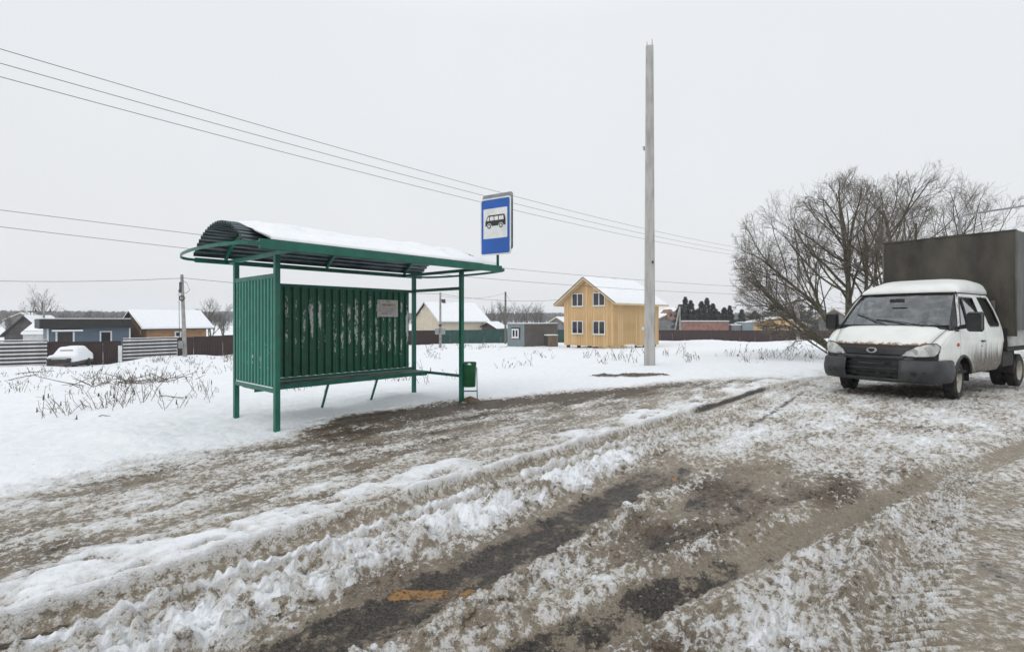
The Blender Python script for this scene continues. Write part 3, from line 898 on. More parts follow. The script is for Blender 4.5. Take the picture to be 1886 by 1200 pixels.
# ------------------------------------------------------------------ litter bin
bx, by = xy(3.465, .06)
bin_ = empty('litter_bin', (bx, by, 0), SH_RZ + R(-42), 'small green metal litter bin beside the right front post of the bus shelter', 'litter bin')
mb = MB()
def ring(r, z, sq=.8):
    q = []
    for k in range(28):
        t = 2 * math.pi * k / 28
        c, s_ = math.cos(t), math.sin(t)
        q.append((r * math.copysign(abs(c) ** sq, c), r * .9 * math.copysign(abs(s_) ** sq, s_), z))
    return q
rows = [ring(.02, .275), ring(.110, .272), ring(.118, .29), ring(.132, .70), ring(.137, .715), ring(.131, .72), ring(.124, .70), ring(.105, .32), ring(.01, .31)]
rim = [[(p[0], p[1], p[2] + (-.045 * math.exp(-(p[0] / .08) ** 2) if p[2] > .6 and p[1] < 0 else 0)) for p in r_] for r_ in rows]
mb.grid(rim, closed=True).build('drum', M['bin_green'], bin_, smooth=True)
for s in (-1, 1):
    MB().bar((s * .150, 0, -.05), (s * .139, 0, .62), .016, .016).build('stand_leg', M['green'], bin_, bevel=.002)
MB().bar((-.147, 0, .19), (.147, 0, .19), .02, .02).build('stand_crossbar', M['green'], bin_)
# snow in its mouth
mb = MB(); mb.grid([[(p[0], p[1], .62 + (.09 * (1 - f) if f < 1 else 0)) for p in ring(.118 * f, 0)] for f in (1, .8, .5, .2, .02)], closed=True)
mb.build('snow_filling', M['snow'], bin_, smooth=True)
hp = MB(); rr = np.random.RandomState(2)
rows = []
for f in (1, .85, .65, .4, .15, .01):
    rows.append([(.20 * f * math.cos(k * math.pi / 9) * (1 + .2 * math.sin(k * 2.1)), .15 * f * math.sin(k * math.pi / 9), .10 * (1 - f ** 1.6) - .02 + .012 * rr.rand()) for k in range(18)])
hp.grid(rows, closed=True)
o = hp.build('earth_heap', M['mud_heap'], None, smooth=True); o.location = (bx + .02, by - .02, .01)
tag(o, 'little heap of brown earth under the green litter bin', 'earth heap')

# ------------------------------------------------------------------ bus stop sign
sx, sy = xy(3.63, .60)
sgn = empty('bus_stop_sign', (sx, sy, 2.36), math.atan2(-.37, .555), 'blue and white bus stop sign with bus symbol above the shelter roof', 'road sign')
MB().tube([(0, .03, 0), (0, .03, 1.22)], .024, 12).build('pole', M['green'], sgn, smooth=True)
def rrect(w, h, r, n=5):
    q = []
    for cx, cz, a0 in ((w / 2 - r, h / 2 - r, 0), (-w / 2 + r, h / 2 - r, 90), (-w / 2 + r, -h / 2 + r, 180), (w / 2 - r, -h / 2 + r, 270)):
        for k in range(n + 1):
            a = R(a0 + 90 * k / n); q.append((cx + r * math.cos(a), cz + r * math.sin(a)))
    return q
SW, SHH, ZC_ = .665, 1.02, .80
def sp_(poly, y0, y1, cx=0.0, cz=ZC_):
    return MB().prism(poly, lambda a, b, t: (cx + a, t, cz + b), y0, y1)
o = sp_(rrect(SW, SHH, .05), -.016, -.002, -.02).build('front_plate', M['sign_white'], sgn)
sp_(rrect(SW - .05, SHH - .05, .035), -.0185, -.0162, -.02).build('blue_field', M['blue'], sgn)
sp_(rrect(SW - .145, .535, .015), -.0210, -.0187, -.02, ZC_ + .055).build('white_panel', M['sign_white'], sgn)
o = sp_(rrect(SW, SHH, .05), .050, .058, -.022, ZC_ + .085).build('rear_plate', M['galv'], sgn)
tag(o, 'grey back of the second sign plate')
bz = ZC_ + .085
bus = MB()
body = [(-.215, -.075), (.225, -.075), (.225, .03), (.205, .105), (.185, .118), (-.14, .118), (-.165, .105), (-.215, .00)]
bus.prism(body, lambda a, b, t: (a - .02, t, bz + b), -.0232, -.0212)
bus.build('bus_symbol', M['black'], sgn)
wn = MB()
for q in ([(-.187, .022), (-.130, .022), (-.130, .092), (-.152, .092)], [(-.112, .022), (-.032, .022), (-.032, .092), (-.112, .092)], [(-.014, .022), (.066, .022), (.066, .092), (-.014, .092)], [(.084, .022), (.184, .022), (.178, .092), (.084, .092)]):
    wn.prism(q, lambda a, b, t: (a - .02, t, bz + b), -.0252, -.0234)
def disc(r, cx, cz, y0, y1, n=20): wn.prism([(cx + r * math.cos(2 * math.pi * k / n), cz + r * math.sin(2 * math.pi * k / n)) for k in range(n)], lambda a, b, t: (a - .02, t, bz + b), y0, y1)
for cx in (-.13, .125): disc(.052, cx, -.078, -.0250, -.0234)
wn.build('symbol_windows', M['sign_white'], sgn)
for cx in (-.13, .125):
    wn = MB(); disc(.041, cx, -.078, -.0268, -.0252); wn.build('symbol_wheel', M['black'], sgn)
    wn = MB(); disc(.022, cx, -.078, -.0286, -.0270); wn.build('symbol_hub', M['sign_white'], sgn)
for z in (.55, 1.05): MB().box((0, .03, z), (.16, .05, .03)).build('clamp', M['galv'], sgn)

# ------------------------------------------------------------------ tall concrete pole
cp = empty('concrete_pole', (4.37, 16.3, tz(4.37, 16.3)), R(-14), 'tall bare pale concrete pole standing alone in the snow', 'pole')
def taper(w0, d0, w1, d1, z0, z1, ch=.25, n=8):
    rows = []
    for i in range(n + 1):
        f = i / n; w = w0 + (w1 - w0) * f; d = d0 + (d1 - d0) * f; c = ch * w / 2
        z = z0 + (z1 - z0) * f
        rows.append([(-w / 2 + c, -d / 2, z), (w / 2 - c, -d / 2, z), (w / 2, -d / 2 + c, z), (w / 2 - c * .2, d / 2 - c, z), (w / 2 - c, d / 2, z), (-w / 2 + c, d / 2, z), (-w / 2 + c * .2, d / 2 - c, z), (-w / 2, -d / 2 + c, z)])
    m = MB().grid(rows, closed=True)
    m.f.append(tuple(range(len(m.v) - 8, len(m.v))))
    return m
taper(.35, .34, .235, .21, -.25, 10.15, .22).build('shaft', M['concrete'], cp)
for k, (rx, ry, h) in enumerate(((-.075, -.05, .14), (.075, -.05, .20), (-.07, .06, .11), (.07, .06, .16), (.0, .05, .10))):
    MB().tube([(rx, ry, 10.0), (rx * 1.05, ry, 10.15 + h)], .009, 6).build('rebar', M['rust'], cp)
MB().box((-.165, -.02, 6.93), (.05, .06, .12)).build('bracket', M['galv'], cp)
MB().tube([(-.165, -.02, 6.98), (-.20, -.03, 7.0), (-.205, -.03, 6.9)], .008, 5).build('hook', M['galv'], cp)
MB().box((.09, -.168, 3.3), (.05, .03, .07)).build('plug', M['dark_trim'], cp)

# ------------------------------------------------------------------ utility poles and wires
def simple_pole(name, label, x, y, top, r0, r1, mat, lean=(0, 0)):
    b = tz(x, y)
    o = empty(name, (x, y, b), 0, label, 'utility pole', 'utility poles across the field')
    MB().tube([(0, 0, -.3), (lean[0] * .5, lean[1] * .5, (top - b) / 2), (lean[0], lean[1], top - b)], [r0, (r0 + r1) / 2, r1], 8).build('shaft', M[mat], o)
    return o, top - b
def px(p, D): return (p - 943) / 945 * D

p1, h1 = simple_pole('utility_pole', 'concrete utility pole with cable coil before the brown fence', px(341, 43.5), 43.5, 5.30, .17, .12, 'concrete_old', (-.28, 0))
co_ = MB()
for q in range(1): co_.lathe([(.20 + .055 * math.cos(a), .055 * math.sin(a)) for a in [2 * math.pi * k / 8 for k in range(9)]], (-.16, -.17, h1 - 2.0), 'y', 18)
co_.build('cable_coil', M['wire'], p1, smooth=True)
MB().box((-.42, -.05, h1 - 1.35), (.18, .10, .12)).build('clamp', M['wire'], p1)
MB().tube([(-.48, -.06, h1 - 1.3), (-.45, -.06, 2.2), (-.40, -.06, .6)], .022, 5).build('down_cable', M['wire'], p1)
MB().box((-.30, -.1, h1 - 1.1), (.16, .2, .9)).build('splice_box', M['wire'], p1)
MB().box((-.22, -.19, 1.05), (.40, .18, .62)).build('meter_box', M['galv'], p1, bevel=.02)
MB().tube([(-.2, -.1, h1 - .5), (.2, -.1, h1 - .7), (.45, -.1, h1 - 1.3), (.15, -.1, h1 - 1.6), (-.1, -.1, h1 - 1.5)], .02, 5).build('slack_cable', M['wire'], p1)

p2, h2 = simple_pole('utility_pole', 'slim grey utility pole with two meter boxes before the cream house', px(811, 54), 54, 4.35, .14, .10, 'concrete_old')
for s in (-1, 1): MB().box((s * .32, -.14, 1.75), (.42, .2, .62)).build('meter_box', M['galv'], p2, bevel=.02)
MB().box((0, -.14, 2.4), (.3, .1, .25)).build('meter_box', M['wire'], p2)
p3, h3 = simple_pole('utility_pole', 'thin dark utility pole rising behind the small grey cabin', px(931, 68), 68, 5.15, .15, .12, 'wood_pole')
p4, h4 = simple_pole('utility_pole', 'concrete utility pole with crossarm seen through the bare willow', px(1470, 60), 60, 8.75, .20, .13, 'concrete_old')
MB().bar((-.95, -.12, 7.0 + 2.75), (.95, -.12, 7.0 + 2.75), .08, .10).build('crossarm', M['wood_pole'], p4)
for q in (-.85, 0, .85):
    MB().tube([(q, -.12, 9.78 if q else 10.0), (q, -.12, 10.02 if q else 10.28)], [.06, .045], 6).build('insulator', M['dark_trim'], p4)
MB().bar((-.75, -.12, 9.76), (0, -.1, 9.1), .04, .04).build('arm_brace', M['wood_pole'], p4)
for z in (2.1, 2.6, 3.0): MB().box((0, -.17, z - .5), (.36, .16, .28)).build('painted_mark', M['sign_white'], p4)
p6, h6 = simple_pole('utility_pole', 'distant utility pole with insulators rising behind the blue flat roofed house', px(81, 82), 82, 3.6, .16, .12, 'concrete_old')
MB().bar((-1.4, 0, h6 - .9), (1.1, 0, h6 - .9), .1, .12).build('crossarm', M['wood_pole'], p6)
for q in (-1.3, 0, 1.0): MB().tube([(q, 0, h6 - .85), (q, 0, h6 - .35 + (.5 if q == 0 else 0))], [.1, .07], 6).build('insulator', M['dark_trim'], p6)
# braced pole far right
bxp, byp = px(1250, 98), 98
p5 = empty('utility_pole', (bxp, byp, tz(bxp, byp)), 0, 'braced concrete utility pole standing beside the dark pines', 'utility pole', 'utility poles across the field')
MB().bar((.35, 0, -.3), (.15, 0, 6.4), .26, .26).build('shaft', M['concrete_old'], p5)
MB().bar((-1.1, .1, -.3), (.10, .05, 5.9), .22, .22).build('strut', M['concrete_old'], p5)
MB().bar((-.7, 0, 6.2), (.9, 0, 6.2), .1, .1).build('crossarm', M['wood_pole'], p5)

def wire(label, pts, r=.012, n=40, group='overhead wires'):
    """quadratic or cubic fit of z through world points along one plan line"""
    P0, P1 = np.array(pts[0]), np.array(pts[-1])
    d = P1[:2] - P0[:2]; L2 = d @ d
    ts = [(np.array(p)[:2] - P0[:2]) @ d / L2 for p in pts]
    c = np.polyfit(ts, [p[2] for p in pts], min(2, len(pts) - 1))
    q = [(P0[0] + d[0] * t, P0[1] + d[1] * t, float(np.polyval(c, t))) for t in np.linspace(0, 1, n)]
    o = MB().tube(q, r, 5).build('overhead_wire', M['wire'], None, smooth=True)
    return tag(o, label, 'wire', group)
def wl_(t, dx, zo):
    x0, y0 = 33.46, 59.88
    return (x0 - 46.8 * t + dx, y0 - 46.7 * t, 8.95 - 4.09 * t + 3.64 * t * t + zo)
for dx, zo, lab in ((0, 0, 'topmost of the three wires running down to the crossarm pole'), (0, -.37, 'middle of the three wires running down to the crossarm pole'), (0, -.72, 'lowest of the three wires running down to the crossarm pole')):
    wire(lab, [wl_(0, dx, zo), wl_(.5, dx, zo), wl_(1.0, dx, zo), wl_(1.25, dx, zo)], .0095, 60)
def w2(t, zo):
    return (33.5 - 58.5 * t, 60 - 35 * t, zo)
wire('upper of two black cables passing behind the shelter roof', [w2(0, 5.05), w2(.603, 5.49), w2(.877, 6.34), w2(1, 6.84), w2(1.25, 8.1)], .013, 60)
wire('lower of two black cables passing behind the shelter roof', [w2(0, 4.35), w2(.603, 4.55), w2(.877, 5.45), w2(1, 6.10), w2(1.25, 7.4)], .013, 60)
A1 = (px(338, 43.4), 43.4, 5.0)
wire('cable sagging in from the left to the coil pole', [A1, (-36, 39.5, 4.45), (-46, 36.0, 4.6)], .018, 30)
wire('cable running from the coil pole towards the cream house', [A1, (px(430, 46), 46, 4.72), (px(811, 54) , 54, 4.2)], .018, 30)
wire('thin cable from the slim grey pole to the yellow house gable', [(px(811, 54), 54, 4.2), (px(931, 53.5), 53.5, 3.45), (px(1026, 53), 53, 3.5)], .014, 24)
wire('thin cable from the thin dark pole down to the slim grey pole', [(px(931, 68), 68, 5.0), (px(860, 60), 60, 3.95), (px(811, 54), 54, 4.0)], .012, 20)
wire('thin cable from the thin dark pole down behind the cabin', [(px(931, 68), 68, 5.0), (px(952, 78), 78, 3.0), (px(975, 92), 92, 1.6)], .014, 16)

# ------------------------------------------------------------------ the light truck (local x forward, y to its left, origin on the front axle)
def paint_material(name, c=(0.76, 0.78, 0.745), dirt=1.0, rust=False):
    m, t, p = nodes(name)
    tc = N(t, 'TexCoord'); sp = N(t, 'SeparateXYZ'); t.links.new(tc.outputs['Object'], sp.inputs[0])
    v = coords(t)
    n1 = noise(t, v, 3.0, 6.0); n2 = noise(t, v, 14.0, 6.0, .65); ns = noise(t, coords(t, (7, 7, 1.2)), 1.5, 5.0)
    col = mixc(t, sstep(t, n1, .3, .7), c, tuple(q * .90 for q in c))
    # road dirt thrown up along the sills
    zz = mathn(t, 'ADD', sp.outputs['Z'], mathn(t, 'MULTIPLY', mathn(t, 'SUBTRACT', ns, .5), .5))
    low = mathn(t, 'SUBTRACT', 1.0, sstep(t, zz, .66, 1.04))
    back = mathn(t, 'SUBTRACT', 1.0, mathn(t, 'MULTIPLY', sstep(t, sp.outputs['X'], -.75, .10), .85))
    d = mathn(t, 'MULTIPLY', mathn(t, 'MULTIPLY', low, back), mathn(t, 'ADD', .55, mathn(t, 'MULTIPLY', n2, .8)), clamp=True)
    col = mixc(t, mathn(t, 'MULTIPLY', d, dirt * .9), col, mixc(t, n2, (0.040, 0.027, 0.017), (0.11, 0.082, 0.056)))
    if rust:
        r = sstep(t, mathn(t, 'ADD', mathn(t, 'SUBTRACT', mathn(t, 'MULTIPLY', mathn(t, 'SUBTRACT', 1.066, sp.outputs['Z']), 12.0), .55), mathn(t, 'MULTIPLY', mathn(t, 'SUBTRACT', n2, .5), 2.6)), -.15, .35)
        col = mixc(t, r, col, mixc(t, n2, (0.09, 0.03, 0.012), (0.30, 0.14, 0.05)))
    t.links.new(col, p.inputs['Base Color'])
    rr_ = N(t, 'Mix', data_type='FLOAT'); t.links.new(d, rr_.inputs['Factor']); rr_.inputs['A'].default_value = .38; rr_.inputs['B'].default_value = .85
    t.links.new(rr_.outputs[0], p.inputs['Roughness'])
    p.inputs['Specular IOR Level'].default_value = .4
    bumpn(t, p, n2, .05, .004)
    return m

def glass_material(name, tint=(0.80, 0.84, 0.86), refl=1.5):
    m = bpy.data.materials.new(name); m.use_nodes = True
    t = m.node_tree; t.nodes.clear()
    o = N(t, 'OutputMaterial'); mx = N(t, 'MixShader'); tr = N(t, 'BsdfTransparent'); gl = N(t, 'BsdfGlossy'); fr = N(t, 'Fresnel')
    tr.inputs[0].default_value = (*tint, 1); gl.inputs['Roughness'].default_value = .03
    gl.inputs['Color'].default_value = (.9, .93, .95, 1)
    fr.inputs['IOR'].default_value = 1.5
    n = noise(t, coords(t), 6.0, 5.0)
    f = mathn(t, 'ADD', mathn(t, 'MULTIPLY', fr.outputs[0], refl), mathn(t, 'ADD', .035, mathn(t, 'MULTIPLY', sstep(t, n, .3, .8), .10)), clamp=True)
    t.links.new(f, mx.inputs[0]); t.links.new(tr.outputs[0], mx.inputs[1]); t.links.new(gl.outputs[0], mx.inputs[2]); t.links.new(mx.outputs[0], o.inputs[0])
    return m

M['paint'] = paint_material('dirty_white_paint')
M['paint_hood'] = paint_material('dirty_white_paint_rusting', rust=True, dirt=.3)
M['roof_paint'] = paint_material('white_roof_cap', (0.78, 0.795, 0.77), 0.0)
M['glass'] = glass_material('vehicle_glass')
M['glass_side'] = glass_material('side_glass', (.30, .32, .34), .45)
M['lamp_glass'] = pm('headlamp_lens', (0.62, 0.64, 0.62), (0.40, 0.42, 0.41), 9, .12, bump=.25, dist=.02, stretch=(1, 1, .4))
M['bumper'] = pm('grey_black_plastic', (0.017, 0.019, 0.022), (0.038, 0.039, 0.041), 5, .5, bump=.1)
M['black_plastic'] = pm('black_plastic', (0.008, 0.008, 0.009), (0.018, 0.018, 0.018), 5, .4, bump=.05)
M['rubber'] = pm('tyre_rubber', (0.010, 0.010, 0.011), (0.035, 0.032, 0.030), 7, .8, bump=.3)
M['rim'] = pm('dirty_steel_rim', (0.30, 0.28, 0.23), (0.44, 0.42, 0.36), 7, .55)
M['under'] = pm('chassis_black', (0.010, 0.009, 0.009), (0.030, 0.026, 0.023), 4, .8)
M['canvas'] = pm('dark_tarpaulin', (0.026, 0.022, 0.016), (0.078, 0.069, 0.053), 1.4, .72, bump=.6, dist=.03, stretch=(1.6, 1.6, .7), lo=.28, hi=.72)
M['canvas_side'] = pm('grey_green_tarpaulin', (0.070, 0.076, 0.066), (0.11, 0.115, 0.10), 1.6, .7, bump=.35, dist=.02)
M['orange'] = pm('indicator_lens', (0.45, 0.06, 0.015), (0.5, 0.10, 0.02), 5, .2, bump=0)
M['interior'] = pm('cab_trim', (0.09, 0.092, 0.095), (0.14, 0.142, 0.145), 5, .8)
M['seat'] = pm('seat_cloth', (0.19, 0.195, 0.205), (0.27, 0.275, 0.285), 9, .9)
M['chrome'] = pm('dull_chrome', (0.42, 0.42, 0.41), (0.55, 0.55, 0.54), 9, .25, .8, bump=0)
M['board'] = pm('dropside_board', (0.34, 0.345, 0.33), (0.44, 0.445, 0.43), 3, .6)

TH = R(213.4)
truck = empty('light_truck', (7.48, 9.95, .06), TH, 'dirty white double cab light truck with dark canvas cargo cover', 'truck')

def Wd(x, z):
    w = .985
    if z > 1.12: w -= .225 * ((z - 1.12) / .86) ** 1.35
    if x > .15: w -= .15 * ((x - .15) / .85) ** 2
    if z < .62: w -= .03 * ((.62 - z) / .2) ** 2
    w += .012 * math.exp(-((z - 1.02) / .05) ** 2)
    return w
def Fx(y, z):
    return 1.15 - .06 * max(0, (z - .55) / .45) ** 2 - .34 * (abs(y) / .95) ** 2.4
def side(s, out=0.0): return lambda x, z: (x, s * (Wd(x, z) + out), z)
def front(out=0.0): return lambda y, z: (Fx(y, z) + out, y, z)

# wheel arch outline helper
def arch(cx, cz, r, a0, a1, n=14): return [(cx + r * math.cos(R(a0 + (a1 - a0) * k / n)), cz + r * math.sin(R(a0 + (a1 - a0) * k / n))) for k in range(n + 1)]
RA = .43
fender = [(.80, .74), (.80, .955)] + [(.62, 1.075), (.44, 1.165), (.285, 1.215), (.215, 1.215), (.215, .47), (-.06, .47)]
fender = [(.83, .72), (.80, .97), (.62, 1.075), (.44, 1.165), (.285, 1.215), (.175, 1.215), (.175, 1.0)] 
def side_shapes():
    ar = arch(0, .35, RA, 12, 168)           # from the front of the wheel over to its rear
    fen = [(.83, .715), (.80, .97), (.62, 1.085), (.44, 1.175), (.30, 1.225), (.155, 1.225), (.155, .80)]
    fen += [p for p in arch(0, .35, RA, 73, 62, 1)][:0]
    sub = [p for p in ar if p[0] < .155][::-1]
    sub = [p for p in ar if p[0] >= .14]
    fen += sub[::-1]
    fen += [(.46, .55), (.46, .715)]
    rest = [p for p in ar if p[0] < .14]
    door = [(.14, 1.225), (.14, .80)] + rest + [(-.43, .45), (-1.02, .45), (-1.10, .62), (-1.16, .95), (-1.25, 1.28), (-1.25, 1.92), (-.36, 1.92), (-.20, 1.78), (-.02, 1.55), (.14, 1.32)]
    dwin = [(.06, 1.325), (-.10, 1.53), (-.30, 1.77), (-.40, 1.845), (-.725, 1.845), (-.725, 1.31)]
    dwin = [(.045, 1.31), (-.09, 1.51), (-.28, 1.745), (-.40, 1.845), (-1.10, 1.845), (-1.16, 1.31)]
    rear = [(-1.26, 1.92), (-1.26, 1.28), (-1.17, .95), (-1.11, .62), (-1.03, .45), (-1.95, .45), (-2.14, .58), (-2.29, .90), (-2.31, 1.25), (-2.22, 1.60), (-2.08, 1.90), (-2.02, 1.92)]
    rwin = [(-1.40, 1.86), (-1.94, 1.86), (-2.06, 1.62), (-2.14, 1.36), (-2.11, 1.31), (-1.60, 1.31), (-1.52, 1.36)]
    return fen, door, dwin, rear, rwin
fen, door, dwin, rear, rwin = side_shapes()
for s in (1, -1):
    patch(fen, [], .06, side(s)).build('fender', M['paint'], truck, smooth=True, solid=.012)
    d_ = patch(door, [dwin], .06, side(s)).build('door', M['paint'], truck, smooth=True, solid=.012)
    patch(rear, [rwin], .06, side(s)).build('rear_quarter', M['paint'], truck, smooth=True, solid=.012)
    patch(dwin, [], .08, side(s, -.012)).build('side_window', M['glass_side'], truck, smooth=True)
    patch(rwin, [], .08, side(s, -.012)).build('side_window', M['glass_side'], truck, smooth=True)
    # rubber seals round the windows
    for q in (dwin, rwin):
        lp = [Vector(side(s, .004)(*p)) for p in q]
        dense = []
        for i in range(len(lp)):
            for k in range(3): dense.append(lp[i].lerp(lp[(i + 1) % len(lp)], k / 3))
        dense += dense[:1]
        MB().tube(dense, .015, 5, False).build('window_seal', M['black_plastic'], truck, smooth=True)
    MB().bar(side(s, .0)(-.50, 1.84), side(s, -.0)(-.40, 1.32), .03, .03).build('window_divider', M['black_plastic'], truck)
    # drip seam
    MB().tube([side(s, .006)(x, 1.935) for x in (-.34, -.6, -.9, -1.2, -1.6, -2.02)] + [side(s, .004)(-2.10, 1.88), side(s, .004)(-2.25, 1.55)], .011, 5).build('drip_seam', M['black_plastic'], truck)
    h_ = MB().box((-1.0, s * (Wd(-.6, 1.02) + .018), 1.035), (.17, .03, .035)).build('door_handle', M['black_plastic'], d_, bevel=.008)
    MB().box((-.98, s * (Wd(-.6, .95) + .006), .945), (.03, .014, .03)).build('lock', M['black_plastic'], d_, bevel=.004)
    MB().tube([side(s, .004)(x, 1.10) for x in (.10, -.2, -.5, -1.16)], .006, 4).build('crease', M['paint'], truck)
    MB().tube([side(s, .004)(x, 1.10) for x in (-1.22, -1.5, -1.9, -2.28)], .006, 4).build('crease', M['paint'], truck)
    MB().tube([side(s, .004)(x, .70) for x in (-1.13, -1.5, -2.16)], .010, 4).build('moulding', M['paint'], truck)
    # side repeater
    MB().lathe([(0, .016), (.02, .014), (.032, 0), (.032, -.01)], (0, 0, 0), 'y', 14).build('side_indicator', M['orange'], truck, smooth=True)
    ob = COL.objects[-1]; ob.scale = (1.9, s, 1.05); ob.location = (.27, s * (Wd(.27, 1.0) + .006), 1.0)
    # arch lip
    MB().tube([side(s, .008)(*p) for p in arch(0, .35, RA + .012, 14, 166)], .026, 6).build('arch_trim', M['bumper'], truck, smooth=True)
    # inner wheel house
    mb = MB(); rows = []
    for yy in (.95, .55): rows.append([(p[0], s * yy, p[1]) for p in arch(0, .35, RA + .02, -5, 185)])
    mb.grid(rows).build('wheel_house', M['under'], truck)
    # A pillar between screen and door
    rows = []
    for k in range(9):
        f = k / 8
        z = 1.235 + (1.955 - 1.235) * f
        xs_ = .36 + (-.43 - .36) * f
        yd = Wd(xs_, z)
        xd = .155 - .535 * f ** 1.05
        sx_ = .47 - .17 - .82 * f + .0; 
        yw = .90 - .150 * f
        rows.append([(.385 - .80 * f, s * (yw - .01), z + .012), (.33 - .78 * f, s * (yw + .035), z), ((xd + .33 - .78 * f) / 2, s * (Wd(xd, z) * .55 + (yw + .035) * .45), z), (xd, s * Wd(xd, z), z)])
    MB().grid(rows).build('pillar', M['bumper'], truck, smooth=True, solid=.01)
    # mirror
    mr = MB()
    rows = []
    for xx, k in ((.20, .72), (.215, .9), (.17, 1), (.10, .97)):
        rows.append([(xx, s * (1.185 if s > 0 else 1.125) + .105 * k * a, 1.40 + .165 * k * b) for a, b in ((-1, -.8), (-.8, -1), (.8, -1), (1, -.8), (1, .8), (.8, 1), (-.8, 1), (-1, .8))])
    mr.grid(rows, closed=True); mr.f.append(tuple(range(8))); mr.f.append(tuple(range(24, 32))[::-1])
    mo = mr.build('mirror', M['black_plastic'], truck, smooth=False, bevel=.012)
    MB().bar((.13, s * .93, 1.285), (.15, s * 1.10, 1.31), .04, .05).build('mirror_arm', M['black_plastic'], mo)
    MB().bar((.06, s * .92, 1.31), (.15, s * 1.10, 1.34), .03, .04).build('mirror_arm', M['black_plastic'], mo)

# bonnet
rows = []
for i in range(13):
    f = i / 12
    hw = .74 + .125 * f
    row = []
    for k in range(-10, 11):
        t_ = k / 10; y = t_ * hw
        xf = Fx(y, 1.0) - .035; xb = .43 - .14 * abs(t_) ** 2.2
        x = xf + (xb - xf) * f
        z = .985 + .305 * f ** .82 + .035 * (1 - t_ * t_) * (.5 + .5 * f) - .05 * (1 - f) ** 6 - .030 * abs(t_) ** 4 * (1 - f)
        row.append((x, y, z))
    rows.append(row)
MB().grid(rows).build('bonnet', M['paint_hood'], truck, smooth=True, solid=.012)
hood_edge = {s: [r[0 if s < 0 else -1] for r in rows] for s in (1, -1)}
for s in (1, -1):
    he = hood_edge[s]
    rows2 = []
    for i, p in enumerate(he):
        f = i / 12
        x = .80 - .50 * f
        z = .972 + .255 * (f ** .8)
        q = side(s, -.001)(x, z - .004)
        a = Vector((p[0], p[1] + s * .008, p[2] - .006)); b = Vector(q); mdl = (a + b) / 2 + Vector((0, 0, .016))
        rows2.append([a, mdl, b])
    MB().grid(rows2).build('fender_top', M['paint'], truck, smooth=True, solid=.008)
# cowl and windscreen
def screen(t_, f, out=0.0):
    y = t_ * (.895 - .145 * f)
    x = .395 - .80 * f - (.16 - .08 * f) * abs(t_) ** 2.2 + .06
    z = 1.285 + .675 * f - .03 * abs(t_) ** 2 * f + .03 * math.sin(math.pi * f)
    n = Vector((.66, 0, .75)) * out
    return (x + n.x, y, z + n.z)
rows = [[screen(k / 12, f) for k in range(-12, 13)] for f in (.05, .2, .4, .6, .8, .985)]
MB().grid(rows).build('windscreen', M['glass'], truck, smooth=True)
bd = [screen(k / 12, .05, .006) for k in range(-12, 13)] + [screen(1, f, .006) for f in (.3, .6, .9)] + [screen(k / 12, .985, .006) for k in range(12, -13, -1)] + [screen(-1, f, .006) for f in (.9, .6, .3, .05)]
MB().tube(bd, .017, 5, False).build('screen_seal', M['black_plastic'], truck, smooth=True)
rows = [[(.49 - .14 * abs(k / 8) ** 2.2, k / 8 * .885, 1.262) for k in range(-8, 9)], [screen(k / 8 * .99, .055, -.004) for k in range(-8, 9)]]
MB().grid(rows).build('cowl', M['black_plastic'], truck, smooth=True, solid=.01)
for (t0, f0, t1_, f1) in ((-.02, .03, -.62, .30), (.60, .03, -.12, .17)):
    a = Vector(screen(t0, f0, .025)); b = Vector(screen(t1_, f1, .022))
    w_ = MB().tube([a, a.lerp(b, .5) + Vector((.012, 0, .008)), b], [.012, .009, .007], 5).build('wiper', M['black_plastic'], truck)
    c = Vector(screen(t1_ * .4 + t0 * .6, f0 * .6 + f1 * .4 - .02, .014)); d = Vector(screen(t1_ + (t1_ - t0) * .22, f1 + (f1 - f0) * .12, .014))
    MB().bar(c, d, .012, .024).build('wiper_blade', M['black_plastic'], w_)
# roof cap
prof = [(-.335, .785, .0), (-.36, .79, .055), (-.43, .80, .115), (-.55, .80, .165), (-.75, .795, .215), (-1.05, .79, .285), (-1.60, .785, .30), (-2.00, .78, .275), (-2.16, .765, .20), (-2.24, .74, .05)]
rows = []
for x, w, h in prof:
    row = []
    for k in range(25):
        a = math.pi * k / 24
        c, sn = math.cos(a), math.sin(a)
        yy = w * math.copysign(abs(c) ** .42, c)
        row.append((x + (.13 * (1 - (yy / w) ** 2) - .07 if x > -.6 else 0) * max(0, (x + .6) / .265), yy, 1.942 + h * abs(sn) ** .62 + .012 * sn))
    rows.append(row)
MB().grid(rows).build('roof', M['roof_paint'], truck, smooth=True, solid=.01)
# cab rear wall, floor, interior
MB().box((-2.26, 0, 1.15), (.05, 1.74, 1.35)).build('cab_rear_wall', M['interior'], truck)
MB().box((-.95, 0, .50), (2.4, 1.86, .06)).build('cab_floor', M['under'], truck)
MB().box((.24, 0, 1.06), (.30, 1.70, .30)).build('dashboard', M['black_plastic'], truck, bevel=.05)
for cy, wdt in ((.50, .52), (-.32, .98)):
    st = MB().box((-.42, cy, .86), (.5, wdt, .16)).build('seat', M['seat'], truck, bevel=.05)
    MB().bar((-.62, cy, .9), (-.78, cy, 1.48), wdt, .13, (1, 0, 0)).build('seat_back', M['seat'], st, bevel=.04)
    for hy in ((cy,) if wdt < .6 else (cy - .25, cy + .25)): MB().box((-.80, hy, 1.58), (.09, .27, .18)).build('headrest', M['seat'], st, bevel=.03)
sw = MB(); sw.tube([(.02 + .10 * math.cos(a), .50 + .20 * math.sin(a), 1.25 + .16 * math.cos(a)) for a in [2 * math.pi * k / 20 for k in range(21)]], .016, 6, False)
sw.build('steering_wheel', M['black_plastic'], truck, smooth=True)
